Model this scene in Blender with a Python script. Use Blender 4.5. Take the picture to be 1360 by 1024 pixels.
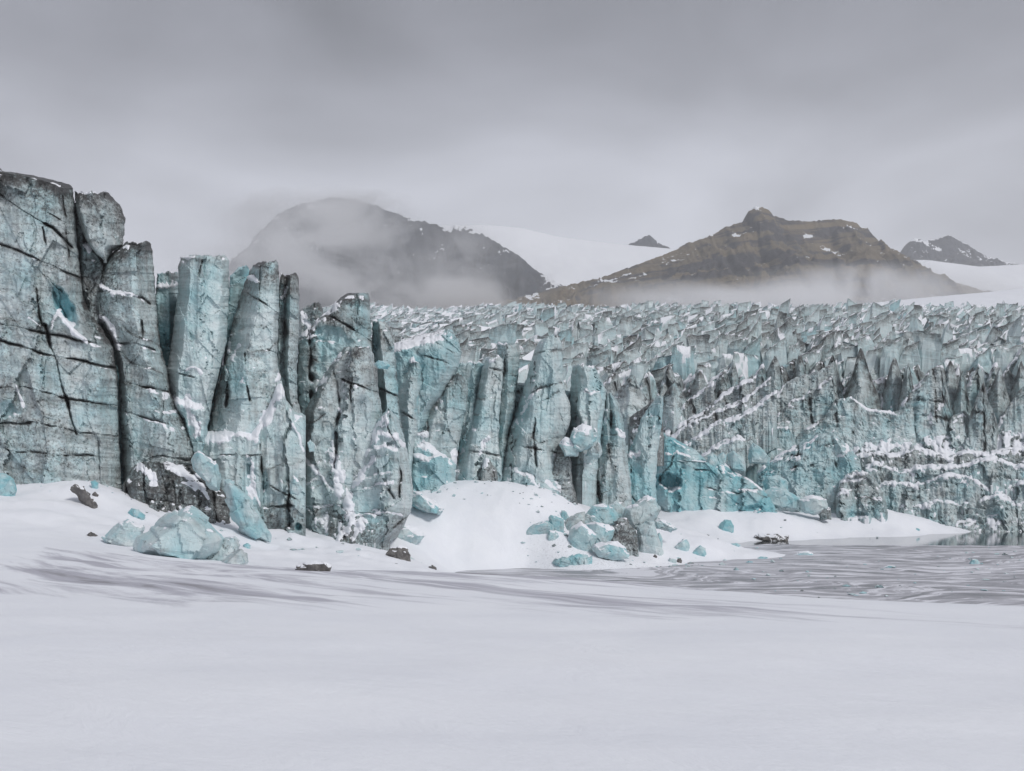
import bpy, bmesh, math, random
import numpy as np
from mathutils import Vector

for _o in list(bpy.data.objects):
    bpy.data.objects.remove(_o)
scene = bpy.context.scene
COL = scene.collection
R = math.radians

# ------------------------------------------------------------------ camera
F = 1400.0          # focal length in photo pixels (1360 wide)
EYE = 8.0           # metres above the lagoon
HOR = 640.0         # photo row of the horizon
cam_data = bpy.data.cameras.new('camera')
cam_data.sensor_width = 36.0
cam_data.lens = 36.0 * F / 1360.0
cam_data.shift_y = (HOR - 512.0) / 1360.0
cam_data.clip_start = 0.1
cam_data.clip_end = 30000
cam = bpy.data.objects.new('camera', cam_data)
cam.location = (0, 0, EYE)
cam.rotation_euler = (R(90), 0, 0)
COL.objects.link(cam)
scene.camera = cam

# ------------------------------------------------------------------ sky, sun, exposure
SUN_EL, SUN_AZ = 42.0, 138.0      # degrees; azimuth clockwise from +Y (view direction)
world = bpy.data.worlds.new('World')
scene.world = world
world.use_nodes = True
wn, wl = world.node_tree.nodes, world.node_tree.links
wn.clear()
w_out = wn.new('ShaderNodeOutputWorld')
w_bg = wn.new('ShaderNodeBackground')
w_bg.inputs['Strength'].default_value = 0.1
sky_tex = wn.new('ShaderNodeTexSky')
sky_tex.sky_type = 'NISHITA'
sky_tex.sun_disc = False
sky_tex.sun_elevation = R(SUN_EL)
sky_tex.sun_rotation = R(SUN_AZ)
sky_tex.dust_density = 4.0
w_tc = wn.new('ShaderNodeTexCoord')
w_map = wn.new('ShaderNodeMapping')
w_map.inputs['Scale'].default_value = (1.0, 1.0, 2.3)
wl.new(w_tc.outputs['Generated'], w_map.inputs['Vector'])
w_n1 = wn.new('ShaderNodeTexNoise')
w_n1.inputs['Scale'].default_value = 2.6
w_n1.inputs['Detail'].default_value = 5.0
w_n1.inputs['Roughness'].default_value = 0.45
w_n1.inputs['Distortion'].default_value = 0.4
wl.new(w_map.outputs['Vector'], w_n1.inputs['Vector'])
w_sep = wn.new('ShaderNodeSeparateXYZ')
wl.new(w_tc.outputs['Generated'], w_sep.inputs[0])
w_grad = wn.new('ShaderNodeValToRGB')       # cloud brightness by elevation (z of the view direction)
w_grad.color_ramp.interpolation = 'B_SPLINE'
e = w_grad.color_ramp.elements
e[0].position = 0.0
e[0].color = (0.50, 0.515, 0.575, 1)
e[1].position = 1.0
e[1].color = (0.32, 0.33, 0.375, 1)
for p_, c_ in ((0.10, (0.575, 0.592, 0.655)), (0.20, (0.595, 0.612, 0.675)), (0.29, (0.385, 0.397, 0.445)), (0.37, (0.195, 0.201, 0.231)), (0.46, (0.17, 0.176, 0.203)), (0.65, (0.265, 0.273, 0.312))):
    el = e.new(p_)
    el.color = (*c_, 1)
wl.new(w_sep.outputs['Z'], w_grad.inputs['Fac'])
w_ramp = wn.new('ShaderNodeMapRange')
w_ramp.inputs['From Min'].default_value = 0.3
w_ramp.inputs['From Max'].default_value = 0.7
w_ramp.inputs['To Min'].default_value = 5.8
w_ramp.inputs['To Max'].default_value = 13.6
wl.new(w_n1.outputs['Fac'], w_ramp.inputs['Value'])
w_mul = wn.new('ShaderNodeVectorMath')
w_mul.operation = 'SCALE'
wl.new(w_grad.outputs['Color'], w_mul.inputs[0])
wl.new(w_ramp.outputs['Result'], w_mul.inputs['Scale'])
w_mix = wn.new('ShaderNodeMix')
w_mix.data_type = 'RGBA'
w_mix.inputs['Factor'].default_value = 0.97     # thick cloud cover over the clear sky
wl.new(sky_tex.outputs['Color'], w_mix.inputs['A'])
wl.new(w_mul.outputs['Vector'], w_mix.inputs['B'])
wl.new(w_mix.outputs['Result'], w_bg.inputs['Color'])
wl.new(w_bg.outputs['Background'], w_out.inputs['Surface'])

sun_data = bpy.data.lights.new('sun', 'SUN')
sun_data.energy = 1.5
sun_data.angle = R(14)
sun_data.color = (1.0, 0.985, 0.96)
sun = bpy.data.objects.new('sun', sun_data)
az, elv = R(SUN_AZ), R(SUN_EL)
sdir = Vector((math.sin(az) * math.cos(elv), math.cos(az) * math.cos(elv), math.sin(elv)))
sun.rotation_euler = (-sdir).to_track_quat('-Z', 'Y').to_euler()
sun.location = sdir * 200
COL.objects.link(sun)

vs = scene.view_settings
vs.view_transform = 'Standard'
vs.look = 'None'
vs.exposure = 0.34
vs.gamma = 1.0
vs.use_curve_mapping = False
scene.cycles.use_denoising = True
scene.cycles.max_bounces = 18
scene.cycles.diffuse_bounces = 4
scene.cycles.volume_bounces = 16
scene.cycles.volume_max_steps = 128

# ------------------------------------------------------------------ noise (numpy)
def _h(ix, iy, iz, seed):
    n = (ix * 374761393 + iy * 668265263 + iz * 2147483647 + seed * 1274126177) & 0xFFFFFFFF
    n = ((n ^ (n >> 13)) * 1274126177) & 0xFFFFFFFF
    n = ((n ^ (n >> 16)) * 2246822519) & 0xFFFFFFFF
    return n ^ (n >> 15)

_ga = np.random.default_rng(5).normal(size=(256, 3))
_ga /= np.linalg.norm(_ga, axis=1)[:, None]

_g2 = np.stack([np.cos(np.arange(256) * 2.399963), np.sin(np.arange(256) * 2.399963)], 1)

def perlin(x, y, z=0.0, seed=0):
    if np.ndim(z) == 0:          # flat slice: four corners are enough
        x, y = np.broadcast_arrays(np.asarray(x, np.float32), np.asarray(y, np.float32))
        zi = int(math.floor(z * 7.0))
        xi, yi = np.floor(x).astype(np.int64), np.floor(y).astype(np.int64)
        xf, yf = x - xi, y - yi
        u, v = (t * t * t * (t * (t * 6 - 15) + 10) for t in (xf, yf))
        def corner(dx, dy):
            k = _h(xi + dx, yi + dy, zi, seed) & 255
            return _g2[k, 0] * (xf - dx) + _g2[k, 1] * (yf - dy)
        a = corner(0, 0); b = corner(1, 0); c = corner(0, 1); e_ = corner(1, 1)
        a = a + u * (b - a); c = c + u * (e_ - c)
        return (a + v * (c - a)) * 1.4
    x, y, z = np.broadcast_arrays(np.asarray(x, float), np.asarray(y, float), np.asarray(z, float))
    xi, yi, zi = np.floor(x).astype(np.int64), np.floor(y).astype(np.int64), np.floor(z).astype(np.int64)
    xf, yf, zf = x - xi, y - yi, z - zi
    u, v, w = (t * t * t * (t * (t * 6 - 15) + 10) for t in (xf, yf, zf))
    out = 0
    for dx in (0, 1):
        for dy in (0, 1):
            for dz in (0, 1):
                g = _ga[_h(xi + dx, yi + dy, zi + dz, seed) & 255]
                dot = g[..., 0] * (xf - dx) + g[..., 1] * (yf - dy) + g[..., 2] * (zf - dz)
                out = out + dot * (u if dx else 1 - u) * (v if dy else 1 - v) * (w if dz else 1 - w)
    return out * 1.5

def fbm(x, y, z=0.0, seed=0, octv=4, gain=0.5):
    s, a, f = 0, 1.0, 1.0
    for i in range(octv):
        s = s + a * perlin(np.asarray(x) * f, np.asarray(y) * f, np.asarray(z) * f, seed + i * 17)
        a *= gain
        f *= 2.03
    return s

def facets(x, y, seed=0):
    """plane-wise chipped relief: each jittered cell is a tilted plane; also returns distance to the cell border"""
    xi, yi = np.floor(x).astype(np.int64), np.floor(y).astype(np.int64)
    b1 = np.full(x.shape, 9.0)
    b2 = np.full(x.shape, 9.0)
    val = np.zeros(x.shape)
    for dx in (-1, 0, 1):
        for dy in (-1, 0, 1):
            cx, cy = xi + dx, yi + dy
            h1 = _h(cx, cy, 0, seed) / 4294967296.0
            h2 = _h(cx, cy, 1, seed) / 4294967296.0
            h3 = _h(cx, cy, 2, seed) / 4294967296.0
            h4 = _h(cx, cy, 3, seed) / 4294967296.0
            h5 = _h(cx, cy, 4, seed) / 4294967296.0
            ddx, ddy = x - (cx + h1), y - (cy + h2)
            dist = ddx * ddx + ddy * ddy
            closer = dist < b1
            b2 = np.where(closer, b1, np.minimum(b2, dist))
            val = np.where(closer, (h3 - 0.5) * 2.4 * ddx + (h4 - 0.5) * 2.0 * ddy + (h5 - 0.5) * 0.7, val)
            b1 = np.where(closer, dist, b1)
    return val, np.sqrt(b2) - np.sqrt(b1)

def sstep(a, b, x):
    t = np.clip((np.asarray(x, float) - a) / (b - a), 0, 1)
    return t * t * (3 - 2 * t)

def P(px, py, d):
    """photo position at a distance of d metres -> world"""
    px, py, d = np.broadcast_arrays(np.asarray(px, float), np.asarray(py, float), np.asarray(d, float))
    return np.stack([(px - 680.0) / F * d, d, EYE + (HOR - py) / F * d], -1)

# ------------------------------------------------------------------ object helpers
def tag(o, label=None, cat=None, group=None, kind=None):
    if label: o['label'] = label
    if cat: o['category'] = cat
    if group: o['group'] = group
    if kind: o['kind'] = kind
    return o

def mesh_obj(name, verts, faces, mat, parent=None, attrs=None, smooth=False, origin=None):
    verts = np.asarray(verts, float)
    if origin is not None:
        verts = verts - np.asarray(origin)
    me = bpy.data.meshes.new(name)
    if isinstance(faces, np.ndarray):
        nf, k = faces.shape
        me.vertices.add(len(verts))
        me.vertices.foreach_set('co', verts.astype(np.float32).ravel())
        me.loops.add(nf * k)
        me.loops.foreach_set('vertex_index', faces.astype(np.int32).ravel())
        me.polygons.add(nf)
        me.polygons.foreach_set('loop_start', np.arange(0, nf * k, k, dtype=np.int32))
        me.update(calc_edges=True)
        me.validate()
    else:
        me.from_pydata([tuple(v) for v in verts], [], faces)
    me.polygons.foreach_set('use_smooth', np.full(len(me.polygons), bool(smooth)))
    if attrs:
        for k_, a_ in attrs.items():
            at = me.attributes.new(k_, 'FLOAT', 'POINT')
            at.data.foreach_set('value', np.asarray(a_, np.float32).ravel())
    me.materials.append(mat)
    o = bpy.data.objects.new(name, me)
    if origin is not None and parent is None:
        o.location = tuple(origin)
    COL.objects.link(o)
    if parent is not None:
        o.parent = parent
    return o

def empty(name, loc):
    o = bpy.data.objects.new(name, None)
    o.location = tuple(loc)
    COL.objects.link(o)
    return o

# ------------------------------------------------------------------ materials
def new_mat(name):
    m = bpy.data.materials.new(name)
    m.use_nodes = True
    nt = m.node_tree
    return m, nt.nodes, nt.links, nt.nodes['Principled BSDF']

class NB:
    """small node helper"""
    def __init__(s, nodes, links):
        s.n, s.l = nodes, links
    def noise(s, vec, scale, detail=4, rough=0.55, dist=0.0):
        t = s.n.new('ShaderNodeTexNoise')
        t.inputs['Scale'].default_value = scale
        t.inputs['Detail'].default_value = detail
        t.inputs['Roughness'].default_value = rough
        t.inputs['Distortion'].default_value = dist
        s.l.new(vec, t.inputs['Vector'])
        return t.outputs['Fac']
    def pos(s):
        return s.n.new('ShaderNodeNewGeometry').outputs['Position']
    def mapping(s, vec, scale=(1, 1, 1), rot=(0, 0, 0)):
        t = s.n.new('ShaderNodeMapping')
        t.inputs['Scale'].default_value = scale
        s.l.new(vec, t.inputs['Vector'])
        if any(rot):                       # turn first, then stretch
            r_ = s.n.new('ShaderNodeMapping')
            r_.inputs['Rotation'].default_value = rot
            s.l.new(vec, r_.inputs['Vector'])
            s.l.new(r_.outputs['Vector'], t.inputs['Vector'])
        return t.outputs['Vector']
    def attr(s, name):
        t = s.n.new('ShaderNodeAttribute')
        t.attribute_name = name
        return t.outputs['Fac']
    def rng(s, v, a, b, c=0.0, d=1.0, smooth=False):
        t = s.n.new('ShaderNodeMapRange')
        if smooth: t.interpolation_type = 'SMOOTHSTEP'
        for k_, x in zip(('From Min', 'From Max', 'To Min', 'To Max'), (a, b, c, d)):
            t.inputs[k_].default_value = x
        s.l.new(v, t.inputs['Value'])
        return t.outputs['Result']
    def math(s, op, a, b=None, clamp=False):
        t = s.n.new('ShaderNodeMath')
        t.operation = op
        t.use_clamp = clamp
        for i, x in enumerate((a, b)):
            if x is None: continue
            if isinstance(x, (int, float)): t.inputs[i].default_value = x
            else: s.l.new(x, t.inputs[i])
        return t.outputs[0]
    def mix(s, f, a, b):
        t = s.n.new('ShaderNodeMix')
        t.data_type = 'RGBA'
        for k_, x in (('Factor', f), ('A', a), ('B', b)):
            if isinstance(x, (int, float)): t.inputs[k_].default_value = x
            elif isinstance(x, tuple): t.inputs[k_].default_value = (*x, 1)
            else: s.l.new(x, t.inputs[k_])
        return t.outputs['Result']
    def bump(s, h, strength, dist, bsdf):
        t = s.n.new('ShaderNodeBump')
        t.inputs['Strength'].default_value = strength
        t.inputs['Distance'].default_value = dist
        s.l.new(h, t.inputs['Height'])
        s.l.new(t.outputs['Normal'], bsdf.inputs['Normal'])

SNOW_C = (0.825, 0.84, 0.88)

def make_ice(name='glacier_ice'):
    m, n, l, b = new_mat(name)
    k = NB(n, l)
    pos = k.pos()
    dirt, blue, snow = k.attr('dirt'), k.attr('blue'), k.attr('snow')
    big = k.noise(pos, 0.22, 5, 0.6, 0.6)
    mid = k.noise(pos, 1.1, 6, 0.65, 0.5)
    lay = k.mapping(pos, (0.10, 0.10, 1.3), (0, R(-9), 0))
    strat = k.noise(lay, 1.0, 6, 0.6, 0.9)
    lines = k.noise(lay, 2.1, 3, 0.5, 1.4)
    runs = k.noise(k.mapping(pos, (1.3, 1.3, 0.11)), 1.0, 5, 0.6, 0.3)
    fine = k.noise(pos, 6.0, 5, 0.7)
    speck = k.noise(pos, 4.5, 5, 0.85)
    c = k.mix(k.rng(big, 0.32, 0.68), (0.535, 0.595, 0.605), (0.53, 0.665, 0.68))
    c = k.mix(k.rng(mid, 0.40, 0.68), c, (0.68, 0.745, 0.75))
    c = k.mix(k.rng(strat, 0.5, 0.70, 0, 0.5), c, (0.36, 0.48, 0.49))
    c = k.mix(k.rng(runs, 0.52, 0.70, 0, 0.5), c, (0.40, 0.45, 0.455))
    c = k.mix(k.math('MULTIPLY', k.math('POWER', blue, 1.35), 0.9, True), c, (0.19, 0.47, 0.525))
    c = k.mix(k.rng(fine, 0.54, 0.70, 0, 0.45), c, (0.74, 0.77, 0.78))
    # rock dust frozen into the ice: thin layers, melt runs, specks
    ln = k.rng(k.math('ABSOLUTE', k.math('SUBTRACT', lines, 0.5)), 0.0, 0.022, 0.6, 0.0)
    ln = k.math('MULTIPLY', ln, k.rng(mid, 0.40, 0.62))
    d1 = k.math('ADD', dirt, k.rng(mid, 0.25, 0.75, -0.34, 0.34))
    d1 = k.math('ADD', d1, k.rng(strat, 0.3, 0.7, -0.26, 0.26))
    d1 = k.math('ADD', d1, k.rng(runs, 0.3, 0.7, -0.2, 0.2))
    c = k.mix(k.rng(d1, 0.2, 1.1, 0.0, 0.85), c, (0.17, 0.165, 0.16))
    c = k.mix(k.math('MULTIPLY', ln, k.rng(dirt, 0.0, 0.4, 0.35, 1.0)), c, (0.08, 0.08, 0.08))
    d2 = k.math('ADD', dirt, k.rng(speck, 0.3, 0.7, -0.75, 0.75))
    d2 = k.math('ADD', d2, k.rng(big, 0.3, 0.7, -0.2, 0.2))
    c = k.mix(k.rng(d2, 0.5, 1.0, 0.0, 0.85), c, (0.042, 0.04, 0.04))
    s1 = k.math('ADD', snow, k.rng(fine, 0.25, 0.75, -0.3, 0.3))
    c = k.mix(k.rng(s1, 0.45, 0.62), c, SNOW_C)
    l.new(c, b.inputs['Base Color'])
    b.inputs['Roughness'].default_value = 0.45
    b.inputs['Specular IOR Level'].default_value = 0.3
    h = k.math('ADD', k.math('MULTIPLY', mid, 0.3), k.math('MULTIPLY', fine, 0.45))
    k.bump(h, 0.6, 0.22, b)
    return m

def make_snow(name='snow', scour=False):
    m, n, l, b = new_mat(name)
    k = NB(n, l)
    pos = k.pos()
    a = k.noise(pos, 0.35, 5, 0.6)
    c = k.mix(k.rng(a, 0.3, 0.7), (0.78, 0.797, 0.845), (0.83, 0.845, 0.882))
    grain = k.noise(pos, 9.0, 4, 0.7)
    if scour:
        # wind-scoured streaks where old grey ice and grit show through thin drift
        sc = k.attr('scour')
        q = k.mapping(pos, (0.05, 0.33, 0.33), (0, 0, R(50)))
        s1 = k.noise(q, 1.0, 8, 0.66, 1.1)
        q2 = k.mapping(pos, (0.14, 1.6, 1.6), (0, 0, R(47)))
        s2 = k.noise(q2, 1.0, 6, 0.6, 0.3)
        f = k.math('ADD', k.math('MULTIPLY', s1, 0.75), k.math('MULTIPLY', s2, 0.25))
        f = k.math('ADD', f, k.rng(sc, 0, 1, -0.30, 0.0))
        c = k.mix(k.rng(f, 0.43, 0.56, 0, 0.85, True), c, (0.40, 0.395, 0.45))
        c = k.mix(k.rng(f, 0.57, 0.64, 0, 0.65, True), c, (0.22, 0.215, 0.225))
        q3 = k.mapping(pos, (0.10, 0.8, 0.8), (0, 0, R(45)))
        s3 = k.noise(q3, 1.3, 6, 0.65)
        c = k.mix(k.rng(s3, 0.48, 0.78, 0, 0.10), c, (0.66, 0.665, 0.72))
        gr = k.attr('grit')
        g1 = k.math('ADD', gr, k.rng(k.noise(pos, 5.5, 6, 0.85), 0.3, 0.7, -0.8, 0.45))
        c = k.mix(k.rng(g1, 0.6, 0.95, 0, 0.6), c, (0.30, 0.30, 0.31))
    l.new(c, b.inputs['Base Color'])
    b.inputs['Roughness'].default_value = 0.75
    b.inputs['Specular IOR Level'].default_value = 0.2
    hh = k.math('ADD', k.math('MULTIPLY', k.noise(k.mapping(pos, (0.5, 1.4, 1.4), (0, 0, R(45))), 1.0, 6, 0.62, 0.6), 1.0), k.math('MULTIPLY', grain, 0.12))
    k.bump(hh, 0.30, 0.2, b)
    return m

def make_rock(name='rock'):
    m, n, l, b = new_mat(name)
    k = NB(n, l)
    pos = k.pos()
    a = k.noise(pos, 3.0, 6, 0.7)
    c = k.mix(k.rng(a, 0.3, 0.7), (0.06, 0.055, 0.055), (0.23, 0.22, 0.21))
    s1 = k.math('ADD', k.attr('snow'), k.rng(k.noise(pos, 5.0, 4, 0.7), 0.25, 0.75, -0.4, 0.4))
    c = k.mix(k.rng(s1, 0.45, 0.6), c, SNOW_C)
    l.new(c, b.inputs['Base Color'])
    b.inputs['Roughness'].default_value = 0.85
    k.bump(k.noise(pos, 8.0, 6, 0.7), 0.6, 0.1, b)
    return m

def make_mountain(name, grass, rock_a=(0.036, 0.035, 0.040), rock_b=(0.105, 0.10, 0.106)):
    m, n, l, b = new_mat(name)
    k = NB(n, l)
    pos = k.pos()
    nz = n.new('ShaderNodeNewGeometry').outputs['Normal']
    sep = n.new('ShaderNodeSeparateXYZ')
    l.new(nz, sep.inputs[0])
    a = k.noise(pos, 0.012, 8, 0.65, 0.5)
    bands = k.noise(k.mapping(pos, (0.004, 0.004, 0.035), (0, R(4), 0)), 1.0, 6, 0.6, 1.2)
    fine = k.noise(pos, 0.05, 6, 0.7)
    rock = k.mix(k.rng(fine, 0.3, 0.7), rock_a, rock_b)
    gcol = k.mix(k.rng(a, 0.35, 0.65), (0.205, 0.16, 0.108), (0.14, 0.118, 0.088))
    g = k.math('ADD', k.rng(bands, 0.40, 0.60, -0.6, 0.6), k.rng(sep.outputs['Z'], 0.35, 0.8, -0.4, 0.45))
    c = k.mix(k.rng(g, -0.1, 0.35, 0, 1.0 if grass else 0.06), rock, gcol)
    s1 = k.math('ADD', k.attr('snow'), k.rng(fine, 0.25, 0.75, -0.5, 0.5))
    c = k.mix(k.rng(s1, 0.45, 0.6), c, SNOW_C)
    l.new(c, b.inputs['Base Color'])
    b.inputs['Roughness'].default_value = 0.9
    b.inputs['Specular IOR Level'].default_value = 0.1
    k.bump(k.math('ADD', fine, a), 0.8, 8.0, b)
    return m

def make_lagoon_ice():
    m, n, l, b = new_mat('lagoon_ice')
    k = NB(n, l)
    pos = k.pos()
    warp = n.new('ShaderNodeTexNoise')
    warp.inputs['Scale'].default_value = 0.055
    warp.inputs['Detail'].default_value = 3
    l.new(pos, warp.inputs['Vector'])
    va = n.new('ShaderNodeVectorMath'); va.operation = 'MULTIPLY_ADD'
    l.new(warp.outputs['Color'], va.inputs[0])
    va.inputs[1].default_value = (26, 26, 0)
    l.new(pos, va.inputs[2])
    q = k.mapping(va.outputs[0], (0.055, 0.30, 0.3), (0, 0, R(-6)))
    s1 = k.noise(q, 2.3, 9, 0.70, 0.8)
    s2 = k.noise(k.mapping(pos, (0.25, 0.7, 1)), 1.0, 7, 0.7, 0.4)
    f = k.math('ADD', k.math('MULTIPLY', s1, 0.72), k.math('MULTIPLY', s2, 0.28))
    c = k.mix(k.rng(f, 0.445, 0.50, 0, 1), (0.74, 0.742, 0.79), (0.44, 0.437, 0.475))
    c = k.mix(k.rng(f, 0.50, 0.59, 0, 0.85), c, (0.17, 0.17, 0.185))
    sp = k.noise(pos, 2.2, 5, 0.75)
    c = k.mix(k.rng(sp, 0.62, 0.72, 0, 0.6), c, (0.75, 0.755, 0.78))
    l.new(c, b.inputs['Base Color'])
    r = k.rng(f, 0.46, 0.6, 0.7, 0.35)
    l.new(r, b.inputs['Roughness'])
    k.bump(s2, 0.2, 0.05, b)
    return m

def make_water():
    m, n, l, b = new_mat('lagoon_water')
    k = NB(n, l)
    b.inputs['Base Color'].default_value = (0.035, 0.05, 0.055, 1)
    b.inputs['Roughness'].default_value = 0.06
    b.inputs['IOR'].default_value = 1.33
    pos = k.pos()
    k.bump(k.noise(k.mapping(pos, (0.5, 1.2, 1)), 1.2, 4, 0.6), 0.15, 0.03, b)
    return m

M_ICE = make_ice()
M_SNOW = make_snow()
M_GROUND = make_snow('wind_packed_snow', True)
M_ROCK = make_rock()
M_HILL = make_mountain('brown_mountain', True)
M_DARKHILL = make_mountain('dark_mountain', False, (0.026, 0.030, 0.042), (0.075, 0.082, 0.102))
M_LAG = make_lagoon_ice()
M_WATER = make_water()

# ------------------------------------------------------------------ terrain: one snow sheet fitted through surveyed points
_ctl = []
def ctl(px, py, d): _ctl.append(P(px, py, d))
def ctlz(px, d, z): _ctl.append(np.array([(px - 680) / F * d, d, z]))

CREST = [(-250, 700, 49), (0, 716, 47), (140, 730, 46), (300, 748, 44), (450, 759, 43), (600, 766, 42), (760, 770, 40), (900, 784, 38),
         (1050, 798, 36), (1200, 813, 34), (1360, 829, 32), (1560, 848, 30)]
for x_ in (-30, -14, 0, 14, 30):
    for y_, z_ in ((-12, 6.5), (0, 6.3), (7, 6.12), (14, 5.85), (22, 5.45)):
        _ctl.append(np.array([x_, y_, z_ - 0.006 * x_]))
for c_ in CREST: ctl(*c_)
for px_, py_, d_ in CREST:
    if px_ > 620: ctlz(px_, d_ + 13, -0.8); ctlz(px_, d_ + 5, 8 - (d_ + 5) * (py_ + 22 - 640) / F)
for t_ in ((-250, 660, 62), (-250, 620, 74), (0, 690, 58), (0, 655, 67), (0, 646, 71), (60, 642, 71), (100, 638, 71), (150, 658, 70), (165, 675, 69), (70, 680, 61),
           (230, 712, 64), (190, 722, 56), (260, 700, 70), (300, 702, 72), (350, 718, 71), (300, 736, 57), (400, 748, 55), (420, 726, 74), (500, 727, 78), (430, 738, 66),
           (540, 742, 74), (560, 752, 66), (590, 762, 66), (500, 754, 58),
           (520, 720, 92), (545, 690, 98), (560, 662, 103), (600, 648, 105), (650, 648, 105), (700, 650, 106), (745, 660, 108), (775, 678, 110), (700, 690, 101),
           (620, 700, 100), (570, 725, 95), (640, 738, 97), (740, 720, 99), (800, 722, 101), (870, 722, 104), (870, 694, 118), (930, 722, 109), (980, 732, 111),
           (880, 684, 148), (950, 682, 149), (1030, 684, 150), (1080, 688, 156), (1000, 702, 147), (1100, 700, 155), (1150, 690, 160), (1180, 676, 165), (1220, 688, 166), (1250, 697, 168), (1150, 706, 156)):
    ctl(*t_)
for px_, d_ in ((610, 95.7), (700, 98.5), (800, 101.5), (900, 105), (980, 108.5), (1040, 112), (1050, 116), (1000, 121), (940, 126), (1000, 143.6), (1080, 148), (1150, 153.5), (1230, 163), (1285, 172)):
    ctlz(px_, d_, 0.0)
for px_, d_, z_ in ((620, 80, -1.2), (700, 86, -1.2), (800, 90, -1.2), (900, 94, -1.2), (1000, 98, -1.2), (1080, 112, -1), (1060, 128, -1), (1000, 133, -0.6), (1150, 140, -1.2),
                    (1250, 152, -1.2), (1350, 165, -1.2), (1450, 150, -1.4), (1450, 180, -1.4), (1250, 120, -1.4), (1300, 90, -1.4), (1150, 90, -1.4), (1350, 60, -1.4), (1150, 62, -1.3),
                    (950, 70, -1.2), (1600, 60, -1.4), (1700, 100, -1.4), (1700, 180, -1.4), (-500, 60, 7.5), (-500, 90, 10), (-300, 100, 10), (100, 100, 7), (400, 110, 5), (700, 140, 4), (1000, 175, 2), (1250, 195, 0.5), (1500, 200, -1)):
    ctlz(px_, d_, z_)
_C = np.array(_ctl)
def _phi(r): return np.sqrt(r * r + 2.0 ** 2)
_A = _phi(np.linalg.norm(_C[:, None, :2] - _C[None, :, :2], axis=-1)) - np.eye(len(_C)) * 0.6
_wt = np.linalg.solve(_A, _C[:, 2] - 2.0)
def ground_z(x, y, detail=True):
    x, y = np.broadcast_arrays(np.asarray(x, float), np.asarray(y, float))
    z = np.full(x.shape, 2.0)
    for (cx, cy, _), w in zip(_C, _wt):
        z = z + w * _phi(np.sqrt((x - cx) ** 2 + (y - cy) ** 2))
    if detail:
        far = sstep(42, 70, y)
        z = z + 0.05 * fbm(x / 5, y / 2.5, 0, 3, 3) * (1 - far) + (0.40 * fbm(x / 6, y / 5, 0, 4, 4) + 0.14 * np.abs(fbm(x / 1.5, y / 2.2, 0, 5, 3))) * far * sstep(0.0, 1.0, z + 0.4)
    return z

def ray_ground(px, py):
    """distance at which the ray through a photo position meets the snow"""
    ds = np.arange(20, 190, 0.25)
    q = P(px, py, ds)
    below = np.nonzero(q[:, 2] < np.maximum(ground_z(q[:, 0], q[:, 1]), 0.0))[0]
    return float(ds[below[0]]) if len(below) else 120.0

def tri_grid(nr, nc):
    i = np.arange(nr * nc).reshape(nr, nc)
    a, b, c, d = i[:-1, :-1].ravel(), i[1:, :-1].ravel(), i[1:, 1:].ravel(), i[:-1, 1:].ravel()
    return np.concatenate([np.stack([a, b, c], 1), np.stack([a, c, d], 1)])

def quad_grid(nr, nc):
    i = np.arange(nr * nc).reshape(nr, nc)
    return np.stack([i[:-1, :-1].ravel(), i[:-1, 1:].ravel(), i[1:, 1:].ravel(), i[1:, :-1].ravel()], 1)

def build_ground():
    s = np.concatenate([np.linspace(-1.6, -0.56, 30)[:-1], np.linspace(-0.56, 0.56, 380), np.linspace(0.56, 1.6, 30)[1:]])
    y = np.concatenate([np.linspace(-10, 5, 8)[:-1], np.geomspace(5, 30, 70)[:-1], np.geomspace(30, 200, 240)])
    Y, S = np.meshgrid(y, s, indexing='ij')
    X = S * (Y + 12)
    Z = ground_z(X, Y)
    px = 680 + X / np.maximum(Y, 1) * F
    # wind-scoured zone on the near bank
    cy = np.interp(px, [c[0] for c in CREST], [c[2] for c in CREST])
    t = Y / cy
    scour = sstep(0.32, 0.55, t) * (1 - sstep(0.93, 1.02, t)) * (1 - 0.25 * sstep(800, 1250, px)) * (0.75 + 0.25 * sstep(-200, 120, px))
    grit = 0.42 * sstep(88, 96, Y) * (1 - sstep(100, 108, Y)) * sstep(640, 740, px) * (1 - sstep(920, 1000, px)) + 0.3 * sstep(62, 75, Y) * (1 - sstep(95, 110, Y))
    o = mesh_obj('snow_ground', np.stack([X, Y, Z], -1).reshape(-1, 3), quad_grid(*Y.shape), M_GROUND,
                 attrs={'scour': scour.ravel(), 'grit': grit.ravel()}, smooth=True)
    tag(o, 'wind-packed snow bank in the foreground rising to the ice cliffs', kind='structure')
    # ground that runs on to the horizon under everything
    xs = np.array([-9000, 9000.0]); ys = np.array([-400, 12000.0])
    o = mesh_obj('ground', [(-9000, -400, -4), (9000, -400, -4), (9000, 12000, -4), (-9000, 12000, -4)], [(0, 1, 2, 3)], M_SNOW)
    tag(o, kind='structure')

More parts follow.
